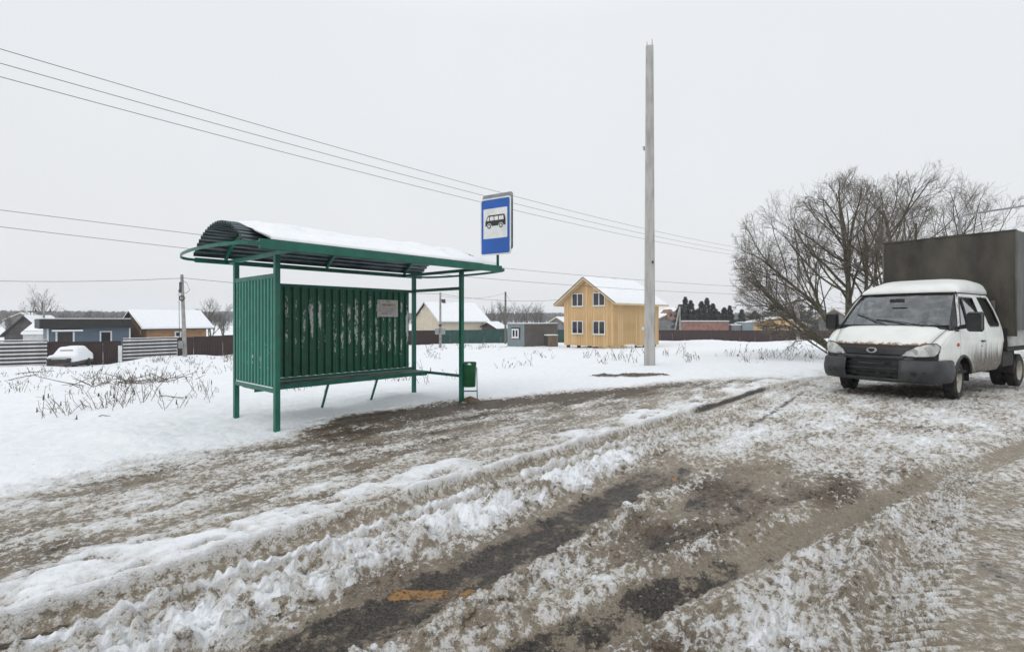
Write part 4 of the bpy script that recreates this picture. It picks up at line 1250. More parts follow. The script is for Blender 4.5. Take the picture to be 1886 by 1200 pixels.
MB().box((.02, 0, 1.80), (.02, .24, .07)).build('rear_view_mirror', M['black_plastic'], truck)
MB().box((.27, .25, 1.235), (.10, .20, .02), .3).build('papers', M['paper'], truck)

# front: dark carrier, grille, badge, lamps, bumper
patch([(-.90, .60), (.90, .60), (.90, .99), (.70, .985), (-.70, .985), (-.90, .99)], [], .08, front(-.045)).build('front_carrier', M['black_plastic'], truck, smooth=True)
patch([(-.60, .79), (.60, .79), (.63, .955), (-.63, .955)], [], .08, front(-.010)).build('grille', M['black_plastic'], truck, smooth=True, solid=.02)
patch([(-.46, .735), (.46, .735), (.48, .795), (-.48, .795)], [], .08, front(.012)).build('grille_bar', M['bumper'], truck, smooth=True, solid=.03)
for k, z in enumerate((.47, .555, .64)):
    patch([(-.43, z), (.43, z), (.43, z + .019), (-.43, z + .019)], [], .08, front(.010)).build('grille_slat', M['bumper'], truck, smooth=True, solid=.03)
patch([(-.44, .40), (.44, .40), (.44, .74), (-.44, .74)], [], .08, front(-.03)).build('lower_grille', M['black_plastic'], truck, smooth=True)
for s in (1, -1):
    patch([(s * .46, .38), (s * .62, .36), (s * .60, .775), (s * .47, .775)], [], .07, front(.014)).build('grille_pillar', M['bumper'], truck, smooth=True, solid=.03)
    lamp = [(s * .435, .800), (s * .50, .885), (s * .62, .965), (s * .76, 1.015), (s * .86, 1.02), (s * .905, .975), (s * .90, .88), (s * .85, .80), (s * .68, .785)]
    lo_ = patch(lamp, [], .05, front(.006)).build('headlight', M['lamp_glass'], truck, smooth=True, solid=.02)
    for (ly, lz, lr) in ((.60, .865, .062), (.76, .885, .075)):
        x0 = Fx(ly, lz) + .019
        q = MB(); q.v = [(x0 - .03 * (abs(math.cos(a)) * 0) + .0 - .10 * (lr * math.cos(a)) * s * (1 if s > 0 else -1) * 2.2, s * (ly + lr * math.cos(a)), lz + lr * math.sin(a)) for a in [2 * math.pi * k / 14 for k in range(14)]]
        q.f = [tuple(range(14))]
        q.build('reflector', M['chrome'], lo_)
    rim_ = [Vector(front(.012)(*p)) for p in lamp]; rim_.append(rim_[0])
    MB().tube(rim_, .010, 5, False).build('lamp_rim', M['black_plastic'], lo_)
q = MB(); q.prism([(.085 * math.cos(a), .05 * math.sin(a)) for a in [2 * math.pi * k / 20 for k in range(20)]], lambda a, b, t_: (Fx(0, .89) + t_, a, .885 + b), -.005, .022)
bdg = q.build('badge', M['chrome'], truck, bevel=.004)
q = MB(); q.prism([(-.05, .028), (.05, .028), (.045, -.012), (0, -.036), (-.045, -.012)], lambda a, b, t_: (Fx(0, .89) + t_, a, .885 + b), .020, .0245)
q.build('badge_shield', M['black_plastic'], bdg)
# bumper swept round the nose
plan = []
for k in range(-20, 21):
    t_ = k / 20
    if abs(t_) < .72:
        y = t_ / .72 * .86; x = 1.195 - .31 * (abs(y) / .95) ** 2.4
    else:
        g = (abs(t_) - .72) / .28
        y = math.copysign(.86 + .125 * math.sin(g * math.pi / 2) ** .8, t_); x = 1.195 - .31 * (.86 / .95) ** 2.4 - .50 * g ** 1.25
    plan.append((x, y))
sec = [(-.10, .735), (-.02, .725), (.0, .70), (.012, .60), (.02, .585), (.02, .50), (.0, .40), (-.03, .345), (-.10, .335)]
rows = []
for o_, z in sec:
    row = []
    for i, (x, y) in enumerate(plan):
        a, b = Vector(plan[max(0, i - 1)]), Vector(plan[min(len(plan) - 1, i + 1)])
        n = (b - a).normalized(); n = Vector((n.y, -n.x))
        if n.x < -.2: n = -n
        if n.y * y < 0: n = -n
        row.append((x + n.x * o_, y + n.y * o_, z))
    rows.append(row)
# leave the mouth open in the middle
mb = MB().grid(rows)
nc_ = len(plan)
keep = []
for f in mb.f:
    ys_ = [mb.v[i][1] for i in f]; zs_ = [mb.v[i][2] for i in f]
    if max(abs(v) for v in ys_) < .47 and min(zs_) > .395: continue
    keep.append(f)
mb.f = keep
mb.build('bumper', M['bumper'], truck, smooth=True, solid=.015)
for s in (1, -1):
    y = s * .74; MB().lathe([(.0, .0), (.045, .0), (.055, .012), (.055, .03)], (0, 0, 0), 'z', 14).build('fog_lamp_recess', M['black_plastic'], truck)
    ob = COL.objects[-1]; ob.rotation_euler = (0, R(-90), s * R(18)); ob.location = (1.195 - .31 * (.74 / .95) ** 2.4 + .035, y, .50)
    MB().box((1.195 - .31 * (.58 / .95) ** 2.4 + .012, s * .58, .50), (.03, .16, .05), -s * R(10)).build('bumper_slot', M['black_plastic'], truck)

# wheels
def wheel(x, y, s, r=.345, wdt=.185, dual=False):
    wh = empty('wheel', (x, y, r), 0); wh.parent = truck
    h = wdt / 2
    prof = [(.205, -h + .01), (.24, -h), (.30, -h - .004), (r - .03, -h + .006), (r - .006, -h + .03), (r, -h * .5), (r, h * .5), (r - .006, h - .03), (r - .03, h - .006), (.30, h + .004), (.24, h), (.205, h - .01), (.20, 0), (.205, -h + .01)]
    ty = MB().lathe(prof, (0, 0, 0), 'y', 40)
    for k in range(40):                                   # tread blocks
        a = 2 * math.pi * k / 40
        for yy in (-.055, 0, .055):
            ca, sa = math.cos(a + yy), math.sin(a + yy)
            ty.bar(((r - .012) * ca, yy - .022, (r - .012) * sa), ((r - .012) * ca, yy + .022, (r - .012) * sa), .030, .034, (ca, 0, sa))
    ty.build('tyre', M['rubber'], wh, smooth=False)
    rp = [(.0, .075), (.035, .075), (.04, .06), (.085, .055), (.095, .03), (.10, -.005), (.15, -.02), (.185, .02), (.203, h - .012), (.212, h - .006), (.207, h - .03)]
    if dual: rp = [(.0, -.02), (.04, -.02), (.06, -.06), (.15, -.07), (.185, .0), (.203, h - .012), (.212, h - .006)]
    rm = MB().lathe([(a, s * b) for a, b in rp], (0, 0, 0), 'y', 28).build('rim', M['rim'], wh, smooth=True)
    for k in range(6):
        a = 2 * math.pi * k / 6
        MB().tube([(.125 * math.cos(a), s * -.03, .125 * math.sin(a)), (.125 * math.cos(a), s * .02, .125 * math.sin(a))], .014, 6).build('wheel_nut', M['rust'], rm)
    return wh
for s in (1, -1):
    w_ = wheel(0, s * .845, s); w_.rotation_euler = (0, 0, R(6))
    wheel(-3.55, s * .88, s, dual=True); wheel(-3.55, s * .64, s, dual=True)

# chassis and cargo bed
for s in (1, -1):
    MB().box((-2.1, s * .42, .62), (5.4, .08, .16)).build('frame_rail', M['under'], truck)
    MB().box((-2.72, s * .80, .64), (.72, .34, .34)).build('side_locker', M['under'], truck, bevel=.03)
    MB().box((-3.13, s * .80, .58), (.03, .34, .55)).build('mudguard', M['under'], truck)
    MB().box((-4.3, s * 1.04, 1.07), (3.7, .035, .36)).build('drop_side', M['board'], truck, bevel=.006)
    for z in (.93, 1.07, 1.21): MB().box((-4.3, s * 1.062, z), (3.7, .02, .04)).build('side_rib', M['board'], truck)
MB().box((0, 0, .36), (.12, 1.5, .12)).build('front_axle', M['under'], truck)
MB().box((-3.55, 0, .36), (.2, 1.4, .2)).build('rear_axle', M['under'], truck)
MB().box((.35, 0, .48), (1.0, 1.1, .3)).build('engine_tray', M['under'], truck)
MB().tube([(-1.1, -.62, .58), (-2.1, -.62, .58)], .19, 12).build('fuel_tank', M['under'], truck)
MB().box((-2.55, .1, .74), (.8, 1.7, .44)).build('spare_carrier', M['under'], truck)
MB().box((-4.3, 0, .84), (3.75, 2.05, .10)).build('bed_floor', M['under'], truck)
MB().box((-2.40, 0, 1.05), (.03, 2.06, .42)).build('headboard', M['under'], truck)
# canvas: slightly slack sheets over hoops
CX0, CX1, CW, CT, CB = -2.43, -6.2, 1.16, 3.24, 1.10
def cloth(fn, na_, nb_): return MB().grid([[fn(i / na_, k / nb_) for k in range(nb_ + 1)] for i in range(na_ + 1)])
def slack(a, b, sd): return float(fbm(np.array(a * 3.0), np.array(b * 2.2), 3, sd))
o = cloth(lambda a, b: (CX0 + .05 * slack(a * 2.5, b * 1.6, 301) * math.sin(math.pi * a) + .01, -CW + 2 * CW * a, CB + (CT - CB) * b - .02 * math.sin(math.pi * a) * b), 24, 20).build('canvas_front', M['canvas'], truck, smooth=True)
for s in (1, -1):
    o = cloth(lambda a, b: (CX0 + (CX1 - CX0) * a, s * (CW + .03 * slack(a * 5, b, 311) * math.sin(math.pi * b) + (.012 * math.sin(a * 40) if b < .9 else 0)), CB + .12 + (CT - CB - .12) * b), 60, 14).build('canvas_side', M['canvas_side'], truck, smooth=True)
o = cloth(lambda a, b: (CX0 + (CX1 - CX0) * a, -CW + 2 * CW * b, CT + .03 * math.sin(math.pi * b) - .02 * abs(math.sin(a * 12)) * math.sin(math.pi * b)), 40, 12).build('canvas_top', M['canvas'], truck, smooth=True)
for s in (1, -1): MB().tube([(CX0 + .006, s * (CW - .004), CB), (CX0 + .006, s * (CW - .004), CT + .002)], .018, 6).build('canvas_seam', M['canvas_side'], truck, smooth=True)
MB().tube([(CX0 + .008, -CW, CT), (CX0 + .008, CW, CT)], .018, 6).build('canvas_seam', M['canvas'], truck, smooth=True)

# ------------------------------------------------------------------ houses
def frame_at(o): return o
def local_box(mb, u0, u1, v0, v1, z0, z1): mb.box(((u0 + u1) / 2, (v0 + v1) / 2, (z0 + z1) / 2), (u1 - u0, v1 - v0, z1 - z0))

def window(parent, x, z, w, h, y=-.02, axis='x', panes=2, fm='white_plastic', bars=.07):
    """window on the wall plane y (axis 'x') or x (axis 'y') of its house"""
    def T(a, b, c): return (a, b, c) if axis == 'x' else (b, a, c)
    def bx(mb, a0, a1, b0, b1, c0, c1):
        p0, p1 = T(a0, b0, c0), T(a1, b1, c1)
        mb.box([(p0[i] + p1[i]) / 2 for i in range(3)], [abs(p1[i] - p0[i]) for i in range(3)])
    sg = -1 if y <= 0 else 1
    if axis == 'y': sg = 1 if y > 0 else -1
    f = MB()
    for a0, a1, c0, c1 in ((-w / 2, w / 2, h / 2 - bars, h / 2), (-w / 2, w / 2, -h / 2, -h / 2 + bars), (-w / 2, -w / 2 + bars, -h / 2 + bars, h / 2 - bars), (w / 2 - bars, w / 2, -h / 2 + bars, h / 2 - bars)):
        bx(f, x + a0, x + a1, y, y + sg * .07, z + c0, z + c1)
    for k in range(1, panes):
        a = -w / 2 + w * k / panes
        bx(f, x + a - bars * .5, x + a + bars * .5, y, y + sg * .065, z - h / 2 + bars, z + h / 2 - bars)
    fo = f.build('window', M[fm], parent)
    for k in range(panes):
        g = MB()
        a0 = -w / 2 + w * k / panes + bars; a1 = -w / 2 + w * (k + 1) / panes - bars
        bx(g, x + a0 + .002, x + a1 - .002, y + sg * .005, y + sg * .025, z - h / 2 + bars + .002, z + h / 2 - bars - .002)
        g.build('pane', M['glass_dark'], fo)
    s_ = MB(); bx(s_, x - w / 2 - .05, x + w / 2 + .05, y, y + sg * .14, z - h / 2 - .06, z - h / 2 - .01); s_.build('sill', M[fm], fo)
    return fo

def gable_house(name, label, x, y, phi, W, L_, wall, rise, over, wm, rm='dark_trim', base=None, snow=.16, planks=None, gable_front=True, cat='house', plinth=0.0, fascia='eave'):
    """origin at the front left corner; local x runs along the gable (width W), y runs back (length L_)"""
    z0 = tz(x, y) if base is None else base
    o = empty(name, (x, y, z0), phi, label, cat)
    b0 = plinth
    m = MB()
    m.prism([(0, b0), (W, b0), (W, wall), (W / 2, wall + rise), (0, wall)], lambda a, b, t: (a, t, b), 0, L_)
    m.build('walls', M[wm], o)
    sl = rise / (W / 2)
    nrm = math.hypot(1, sl)
    for s in (-1, 1):
        def rp(d, t, lift):                       # d: distance from ridge along half width
            xx = W / 2 + s * d
            return (xx - s * 0, t, wall + rise - sl * d + lift)
        h = W / 2 + over
        m = MB()
        vs = []
        for lift in (.02, .16):
            vs += [rp(0, -over, lift), rp(h, -over, lift), rp(h, L_ + over, lift), rp(0, L_ + over, lift)]
        m.add(vs, [(0, 1, 2, 3), (7, 6, 5, 4), (0, 4, 5, 1), (1, 5, 6, 2), (2, 6, 7, 3), (3, 7, 4, 0)])
        ro = m.build('roof', M[rm], o)
        if snow:
            na_, nb_ = 10, 14
            rows = []
            for i in range(na_ + 1):
                row = []
                for k in range(nb_ + 1):
                    e_ = min(1, i / 1.0 if False else 1, (na_ - i) / 1.2, k / 1.0 + .05, (nb_ - k) / 1.0 + .05)
                    d = (h - .04) * i / na_
                    row.append(rp(d, -over + .05 + (L_ + 2 * over - .1) * k / nb_, .163 + snow * max(0.0, e_) ** .6 * (1 + .3 * float(pn(np.array(i * .7 + s), np.array(k * .6), 401)))))
                rows.append(row)
            MB().grid(rows).build('roof_snow', M['snow'], ro, smooth=True)
        m = MB()
        m.bar(rp(.02, -over - .012, .085), rp(h, -over - .012, .085), .02, .19, (0, 0, 1)).build('barge_board', M[fascia], o)
        m = MB()
        m.box((W / 2 + s * (h + .012), L_ / 2, wall + rise - sl * h + .08), (.02, L_ + 2 * over, .17)).build('fascia', M[fascia], o)
    return o

# yellow pine house
PH = -R(47)
hx, hy = 5.34, 52.4
W1, L1 = 6.1, 7.8
yh = gable_house('timber_house', 'two storey yellow timber house with snowy gable roof and white windows', hx, hy, PH, W1, L1, 4.70, 2.05, .75, 'osb', rm='eave', base=-1.36, plinth=.28, fascia='eave')
for s in (-1, 1):
    MB().bar((W1 / 2 + s * .02, -.80, 6.75 + .19), (W1 / 2 + s * (W1 / 2 + .75), -.80, 4.70 - .75 * 2.05 / (W1 / 2) + .19), .05, .05).build('verge_strip', M['dark_trim'], yh)
rs = random.Random(3)
pl_cache = {}
def plank_mesh(w, h0, h1, key):
    m = MB(); m.add([(0, -.03, 0), (w, -.03, 0), (w, -.03, h1), (0, -.03, h0), (0, 0, 0), (w, 0, 0), (w, 0, h1), (0, 0, h0)], [(0, 1, 2, 3), (0, 4, 5, 1), (1, 5, 6, 2), (2, 6, 7, 3), (3, 7, 4, 0)])
    return m.mesh('plank')
npk = 20; wd = W1 / npk
wins = [(1.80, 2.08), (4.45, 2.08), (1.80, 4.80), (4.45, 4.80)]
for k in range(npk):
    a, b = k * wd + .011, (k + 1) * wd - .011
    top = lambda q: 4.70 + 2.05 * (1 - abs(q - W1 / 2) / (W1 / 2)) - .02
    ob = link('plank', plank_mesh(b - a, top(a) - .28, top(b) - .28, k), M['osb' if rs.random() < .6 else 'osb2'], yh); ob.location = (a, -.003 - .012 * rs.random(), .28)
sm = None
nps = 26; ws = L1 / nps
for mm in ('osb', 'osb2'):
    sm = plank_mesh(ws - .022, 4.40, 4.40, 0); pl_cache[mm] = sm
for k in range(nps):
    mm = 'osb' if rs.random() < .6 else 'osb2'
    ob = link('plank', pl_cache[mm], M[mm], yh); ob.rotation_euler = (0, 0, R(90)); ob.location = (W1 + .003 + .010 * rs.random(), k * ws + .006, .28)
for x_, z_ in wins: window(yh, x_, z_, 1.42, 1.28, -.05)
for k in range(5): MB().box((.3 + k * (W1 - .6) / 4, .3, .05), (.26, .26, .55)).build('pile', M['dark_trim'], yh)
for k in range(1, 5): MB().box((W1 - .3, .3 + k * (L1 - .6) / 4, .05), (.26, .26, .55)).build('pile', M['dark_trim'], yh)
MB().box((W1 + .06, 5.2, 1.95), (.10, 1.3, .28)).build('wall_box', M['white_plastic'], yh)
def stack_boards():
    st = empty('board_stack', (9.5, 47.8, tz(9.5, 47.8)), R(38), 'pale stack of sawn boards lying before the yellow house', 'board stack')
    for k in range(5):
        MB().box((.2 * (k % 2), .16 * (k % 3), .10 + .085 * (k // 2)), (4.6 - .5 * k, .18, .07), R(3 * (k % 3) - 3)).build('board', M['eave'], st)
    MB().box((2.2, .1, .20), (1.2, .5, .30)).build('snow_cap', M['snow'], st)
stack_boards()

# small grey cabin
cb = empty('site_cabin', (px(966, 55), 55, tz(px(966, 55), 55)), R(45), 'small grey flat roofed site cabin with one white window', 'cabin')
MB().box((2.75, 1.3, 1.2), (5.5, 2.6, 2.4)).build('walls', M['cabin_grey'], cb)
for k in range(9): MB().box((-.012, .15 + k * .288, 1.2), (.024, .275, 2.38)).build('wall_panel', M['cabin_blue'], cb)
MB().box((2.75, 1.3, 2.44), (5.66, 2.76, .10)).build('roof', M['galv'], cb)
MB().box((2.75, 1.3, 2.53), (5.6, 2.7, .07)).build('roof_snow', M['snow'], cb, bevel=.03)
fo = MB().box((-.045, 1.30, 1.45), (.04, 1.35, 1.25)).build('window_surround', M['dark_trim'], cb)
window(cb, 1.30, 1.45, 1.05, .98, -.066, axis='y', panes=2, bars=.14)
bb = empty('wooden_crate', (px(1015, 56), 56, tz(px(1015, 56), 56)), R(20), 'brown plank crate with snow on top beside the grey cabin', 'crate')
for k in range(6): MB().box((-.5 + k * .2, -.5, .62), (.185, .05, 1.24)).build('plank', M['crate_wood'], bb)
MB().box((0, 0, .6), (1.2, .94, 1.2)).build('box_body', M['dark_house'], bb)
MB().box((0, 0, 1.28), (1.26, 1.06, .12)).build('snow_cap', M['snow'], bb, bevel=.05)

# cream house behind the fence
ch = gable_house('cream_house', 'cream rendered bungalow with snow streaked gable roof behind the fence', px(809, 86) - 8.6 * .643, 86 + 8.6 * .766, -R(50), 8.6, 10.2, 3.35, 3.1, .45, 'cream', base=-2.05, snow=.05, fascia='slat_white')
MB().box((4.3, 3.5, 6.6), (.6, .6, 1.1)).build('chimney', M['dark_house'], ch)
MB().box((2.9, -.03, 5.0), (.35, .05, .5)).build('vent', M['white_plastic'], ch)
gable_house('garden_shed', 'little open shed with snowy roof beside the cream house', px(884, 92), 92, -R(35), 3.6, 3.0, 1.5, .9, .4, 'dark_house', base=-1.6, snow=.2, fascia='dark_trim')
# streaks where the roof shows
# blue flat roofed house
bxh, byh = px(88, 57), 57
bh = empty('flat_roof_house', (bxh, byh, tz(bxh, byh)), R(46), 'blue grey single storey house with wide dark flat roof', 'house')
MB().box((3.7, 3.0, 1.5), (7.4, 6.0, 3.0)).build('walls', M['slate_blue'], bh)
MB().box((3.35, 2.6, 3.42), (8.2, 7.4, 1.06)).build('roof', M['fascia_black'], bh)
MB().box((3.35, 2.6, 4.0), (8.0, 7.2, .10)).build('roof_snow', M['snow'], bh, bevel=.03)
for x_ in (.0, 7.4): MB().box((x_, -.02, 1.45), (.14, .12, 2.9)).build('corner_board', M['white_plastic'], bh)
window(bh, 5.1, 1.75, 1.15, 1.6, -.01, panes=1, bars=.14)
MB().box((1.45, -.03, 1.3), (1.25, .06, 2.3)).build('door', M['dark_trim'], bh)
for x_ in (.72, 2.2): MB().box((x_, -.05, 1.3), (.16, .08, 2.4)).build('door_frame', M['white_plastic'], bh)
MB().box((1.6, -.6, 2.62), (2.6, 1.2, .10)).build('door_canopy', M['white_plastic'], bh)
MB().box((1.6, -.6, 2.71), (2.6, 1.2, .08)).build('canopy_snow', M['snow'], bh, bevel=.02)
# log house with a broad snowy roof
lx, ly = px(270, 64), 64
lh = empty('log_house', (lx, ly, tz(lx, ly)), R(58), 'low brown log house under a broad white snowy roof', 'house')
LL, LD, LWALL, LR = 7.2, 6.0, 2.95, 1.85
MB().prism([(0, 0), (LD, 0), (LD, LWALL), (LD / 2, LWALL + LR), (0, LWALL)], lambda a, b, t: (t, a, b), 0, LL).build('walls', M['log'], lh)
for s in (0, 1):
    y0, y1 = (-.6, LD / 2) if s == 0 else (LD + .6, LD / 2)
    za = LWALL - .6 * LR / (LD / 2)
    m = MB(); m.add([(-.8, y0, za), (LL + .8, y0, za), (LL + .8, y1, LWALL + LR + .02), (-.8, y1, LWALL + LR + .02), (-.8, y0, za + .14), (LL + .8, y0, za + .14), (LL + .8, y1, LWALL + LR + .16), (-.8, y1, LWALL + LR + .16)], [(0, 1, 2, 3), (7, 6, 5, 4), (0, 4, 5, 1), (1, 5, 6, 2), (2, 6, 7, 3), (3, 7, 4, 0)])
    ro = m.build('roof', M['dark_trim'], lh)
    m = MB(); m.add([(-.78, y0, za + .143), (LL + .78, y0, za + .143), (LL + .78, y1, LWALL + LR + .163), (-.78, y1, LWALL + LR + .163), (-.72, y0 + (.05 if s == 0 else -.05), za + .36), (LL + .72, y0 + (.05 if s == 0 else -.05), za + .36), (LL + .72, y1, LWALL + LR + .38), (-.72, y1, LWALL + LR + .38)], [(7, 6, 5, 4), (0, 4, 5, 1), (1, 5, 6, 2), (3, 7, 4, 0)])
    m.build('roof_snow', M['snow'], ro)
for k in range(9):
    f = k / 8
    MB().box((-.5, .4 + (LD / 2 - .4) * f, LWALL - .5 + LR * f), (.12, .10, .9)).build('gable_batten', M['log'], lh)
window(lh, 3.6, 1.95, .8, .8, -.01, panes=1, bars=.16)
# dark gabled house and white garage at the far left
gable_house('gabled_house', 'dark gabled house at the left edge with snow on one slope', px(8, 78), 78, R(12), 5.4, 6.0, 1.9, 2.7, .4, 'dark_house', base=-2.7, snow=.14, fascia='dark_trim')
gr = empty('white_shed', (px(44, 70), 70, tz(px(44, 70), 70)), R(20), 'white snow covered shed between the dark gable and the blue house', 'shed')
MB().box((1.6, 1.5, 1.3), (3.4, 3.0, 2.6)).build('walls', M['slat_white'], gr)
m = MB(); m.add([(-.2, -.3, 2.1), (3.5, -.3, 2.1), (3.5, 3.2, 3.6), (-.2, 3.2, 3.6), (-.2, -.3, 2.35), (3.5, -.3, 2.35), (3.5, 3.2, 3.85), (-.2, 3.2, 3.85)], [(3, 2, 1, 0), (4, 5, 6, 7), (0, 1, 5, 4), (1, 2, 6, 5), (2, 3, 7, 6), (3, 0, 4, 7)])
m.build('roof_snow', M['snow'], gr)
gable_house('far_cottage', 'distant snowy cottage roof above the dark gable', px(10, 130), 130, R(25), 6.0, 8.0, 2.6, 1.6, .5, 'grey_house', base=-1.2, snow=.2)
gable_house('far_cottage', 'distant snowy cottage behind the cabin beside the yellow house', px(1003, 135), 135, -R(20), 6.5, 8.0, 2.2, 2.0, .5, 'grey_house', base=-2.3, snow=.22)
# far right group
fh = gable_house('brick_villa', 'grey villa with snowy roof and brick dormer beyond the brown fence', px(1205, 140), 140, R(8), 15.5, 9.0, 3.6, 3.4, .6, 'grey_house', base=-2.4, snow=.3)
fh.rotation_euler = (0, 0, R(8))
m = MB(); m.prism([(0, 0), (2.2, 0), (2.2, 1.7), (1.1, 2.9), (0, 1.7)], lambda a, b, t: (a + 3.4, t, b + 3.8), -.7, 4).build('dormer', M['brick'], fh)
MB().box((4.5, -.72, 5.1), (.7, .06, .9)).build('dormer_window', M['glass_dark'], fh)
bg = empty('brick_garage', (px(1262, 103), 103, tz(px(1262, 103), 103)), R(-6), 'long low brick garage beyond the brown fence', 'garage')
MB().box((4.2, 2.5, 1.7), (8.4, 5, 3.4)).build('walls', M['brick'], bg)
MB().box((4.2, 2.5, 3.47), (8.7, 5.3, .14)).build('roof', M['galv'], bg)
MB().box((4.2, 2.5, 3.6), (8.6, 5.2, .12)).build('roof_snow', M['snow'], bg, bevel=.04)
for k, (a, w_, h_, mt, lab) in enumerate(((1347, 1.9, 2.7, 'grey_house', 'narrow grey shed just right of the brick garage'), (1367, 2.2, 3.2, 'cabin_blue', 'pale blue grey shed between the brick garage and the yellow bungalow'))):
    g = empty('grey_shed', (px(a, 104), 104, tz(px(a, 104), 104)), R(-6), lab, 'shed')
    MB().box((w_ / 2, 1.5, h_ / 2), (w_, 3, h_)).build('walls', M[mt], g)
    MB().box((w_ / 2, 1.5, h_ + .08), (w_ + .2, 3.2, .16)).build('roof_snow', M['snow'], g, bevel=.04)
gb = gable_house('ochre_bungalow', 'low ochre bungalow with snowy roof behind the brown fence and willow', px(1388, 108), 108, R(-12), 9.5, 8, 3.0, 1.0, .5, 'osb', base=-2.3, snow=.22)
for q in (2.2, 4.7, 7.2): window(gb, q, 1.9, 1.1, 1.2, -.02)
gable_house('far_cottage', 'distant snowy cottage seen beside the truck mirror', px(1508, 120), 120, R(-20), 6.0, 8, 3.4, 2.0, .6, 'grey_house', base=-1.6, snow=.25)

# ------------------------------------------------------------------ fences
def fence_sheet_mesh(w, h, waves=9):
    m = MB(); p = []
    for i in range(waves):
        b = w * i / waves; q = w / waves
        p += [(b, 0), (b + q * .45, 0), (b + q * .55, .03), (b + q * .90, .03)]
    p.append((w, 0))
    m.grid([[(a, -d, z) for a, d in p] for z in (0, h)])
    return m.mesh('fence_sheet')
def sheet_fence(name, label, A, B, h, mat, sheet=1.16, base_drop=.05):
    A, B = Vector(A), Vector(B)
    d = B - A; L_ = d.length; n = max(1, round(L_ / sheet)); w = L_ / n
    ang = math.atan2(d.y, d.x)
    o = empty(name, (A.x, A.y, tz(A.x, A.y)), ang, label, 'fence')
    me = fence_sheet_mesh(w - .012, h)
    me.materials.append(M[mat])
    for k in range(n):
        p = A + d * ((k + .5) / n)
        ob = link('fence_sheet', me, None, o)
        ob.location = (k * w, 0, tz(p.x, p.y) - tz(A.x, A.y) - base_drop)
    for k in range(0, n + 1, 2):
        p = A + d * (k / n)
        MB().box((k * w, .07, tz(p.x, p.y) - tz(A.x, A.y) + h / 2 - .1), (.06, .06, h)).build('post', M['dark_trim'], o)
    for zf in (.3, 1.55):
        pts = [(k * w, .04, tz(*(A + d * (k / n))) - tz(A.x, A.y) + zf) for k in range(n + 1)]
        MB().tube(pts, .03, 4).build('rail', M['dark_trim'], o)
    return o
def slat_gate(label, A, B, h, n=7, bars=3, white_post=False):
    A, B = Vector(A), Vector(B); d = B - A; L_ = d.length
    o = empty('slat_gate', (A.x, A.y, min(tz(A.x, A.y), tz(B.x, B.y)) - .05), math.atan2(d.y, d.x), label, 'gate')
    for k in range(bars):
        MB().box((.05 + (L_ - .1) * k / (bars - 1), .05, h / 2), (.11, .08, h)).build('gate_post', M['dark_trim'], o)
    me = MB().box((0, 0, 0), (L_, .03, h / n * .50)).mesh('slat'); me.materials.append(M['slat_white'])
    for k in range(n):
        ob = link('slat', me, None, o); ob.location = (L_ / 2, -.012, h * (k + .62) / n)
    MB().box((L_ / 2, .03, h + .03), (L_, .12, .06)).build('top_rail', M['dark_trim'], o)
    MB().box((L_ / 2, .03, h + .085), (L_ * .99, .11, .05)).build('snow_cap', M['snow'], o, bevel=.015)
    MB().box((L_ / 2, .06, h * .5), (L_ * .98, .012, h * .96)).build('backing', M['dark_trim'], o)
    return o
def on(p, D): return (px(p, D), D)
slat_gate('striped slat gate at the left edge of the field', on(-40, 38.2), on(87, 40.3), 2.05)
sheet_fence('sheet_fence', 'brown sheet fence behind the snow covered car', on(88, 40.4), on(222, 42.9), 2.0, 'brown_sheet')
slat_gate('striped slat gate between two brown fence stretches', on(226, 43.0), on(326, 46.5), 2.05)
MB_ = MB().box((px(223, 42.8), 42.7, tz(px(223, 42.8), 42.8) + .75), (.20, .20, 1.5)).build('gate_pillar', M['white_plastic'], None, bevel=.01)
tag(MB_, 'white painted pillar at the edge of the striped gate', 'pillar')
sheet_fence('sheet_fence', 'brown sheet fence behind the coil pole and bus shelter', on(328, 46.6), on(436, 50.5), 2.0, 'brown_sheet')
sheet_fence('sheet_fence', 'brown sheet fence seen through the bus shelter frame', on(437, 50.6), on(812, 70.5), 1.95, 'brown_sheet')
sheet_fence('sheet_fence', 'green sheet fence in front of the cream house', on(813, 70.6), on(1042, 74.0), 1.95, 'green_sheet')
sheet_fence('sheet_fence', 'long dark brown sheet fence beyond the yellow house and willow', on(1205, 94), on(1640, 70), 2.0, 'brown_sheet')

# ------------------------------------------------------------------ snow covered car
cxp, cyp = px(130, 39), 39.0
car = empty('snow_covered_car', (cxp, cyp, tz(cxp, cyp) - .02), R(291), 'small car buried under snow before the brown fence', 'car')
def car_loft(prof_top, w0, infl=0.0, z_low=.28, snow=False):
    rows = []
    for x, zt, w in prof_top:
        row = []
        for k in range(17):
            a = math.pi * k / 16
            c, s_ = math.cos(a), math.sin(a)
            row.append((x, (w + infl) * math.copysign(abs(c) ** .38, c), z_low + (zt + infl - z_low) * abs(s_) ** .45))
        rows.append(row)
    m = MB().grid(rows); m.f.append(tuple(range(17))); m.f.append(tuple(range(len(m.v) - 17, len(m.v)))[::-1])
    return m
body = [(-1.95, .62, .70), (-1.9, .86, .78), (-1.75, .96, .80), (-1.45, 1.15, .76), (-1.05, 1.40, .68), (-.3, 1.45, .68), (.3, 1.38, .69), (.85, 1.0, .78), (1.0, .93, .80), (1.6, .84, .78), (1.9, .72, .72), (1.98, .55, .66)]
car_loft(body, 0).build('body', M['dark_house'], car, smooth=True)
sn = [(x, z + .15 + .04 * math.sin(x * 5), w * 1.04) for x, z, w in body[1:-1]]
sn[0] = (-1.93, .80, .66); 
car_loft(sn, 0, 0, .50).build('snow_cover', M['snow'], car, smooth=True)
MB().box((1.94, 0, .62), (.10, 1.35, .16)).build('grille', M['dark_trim'], car, bevel=.03)
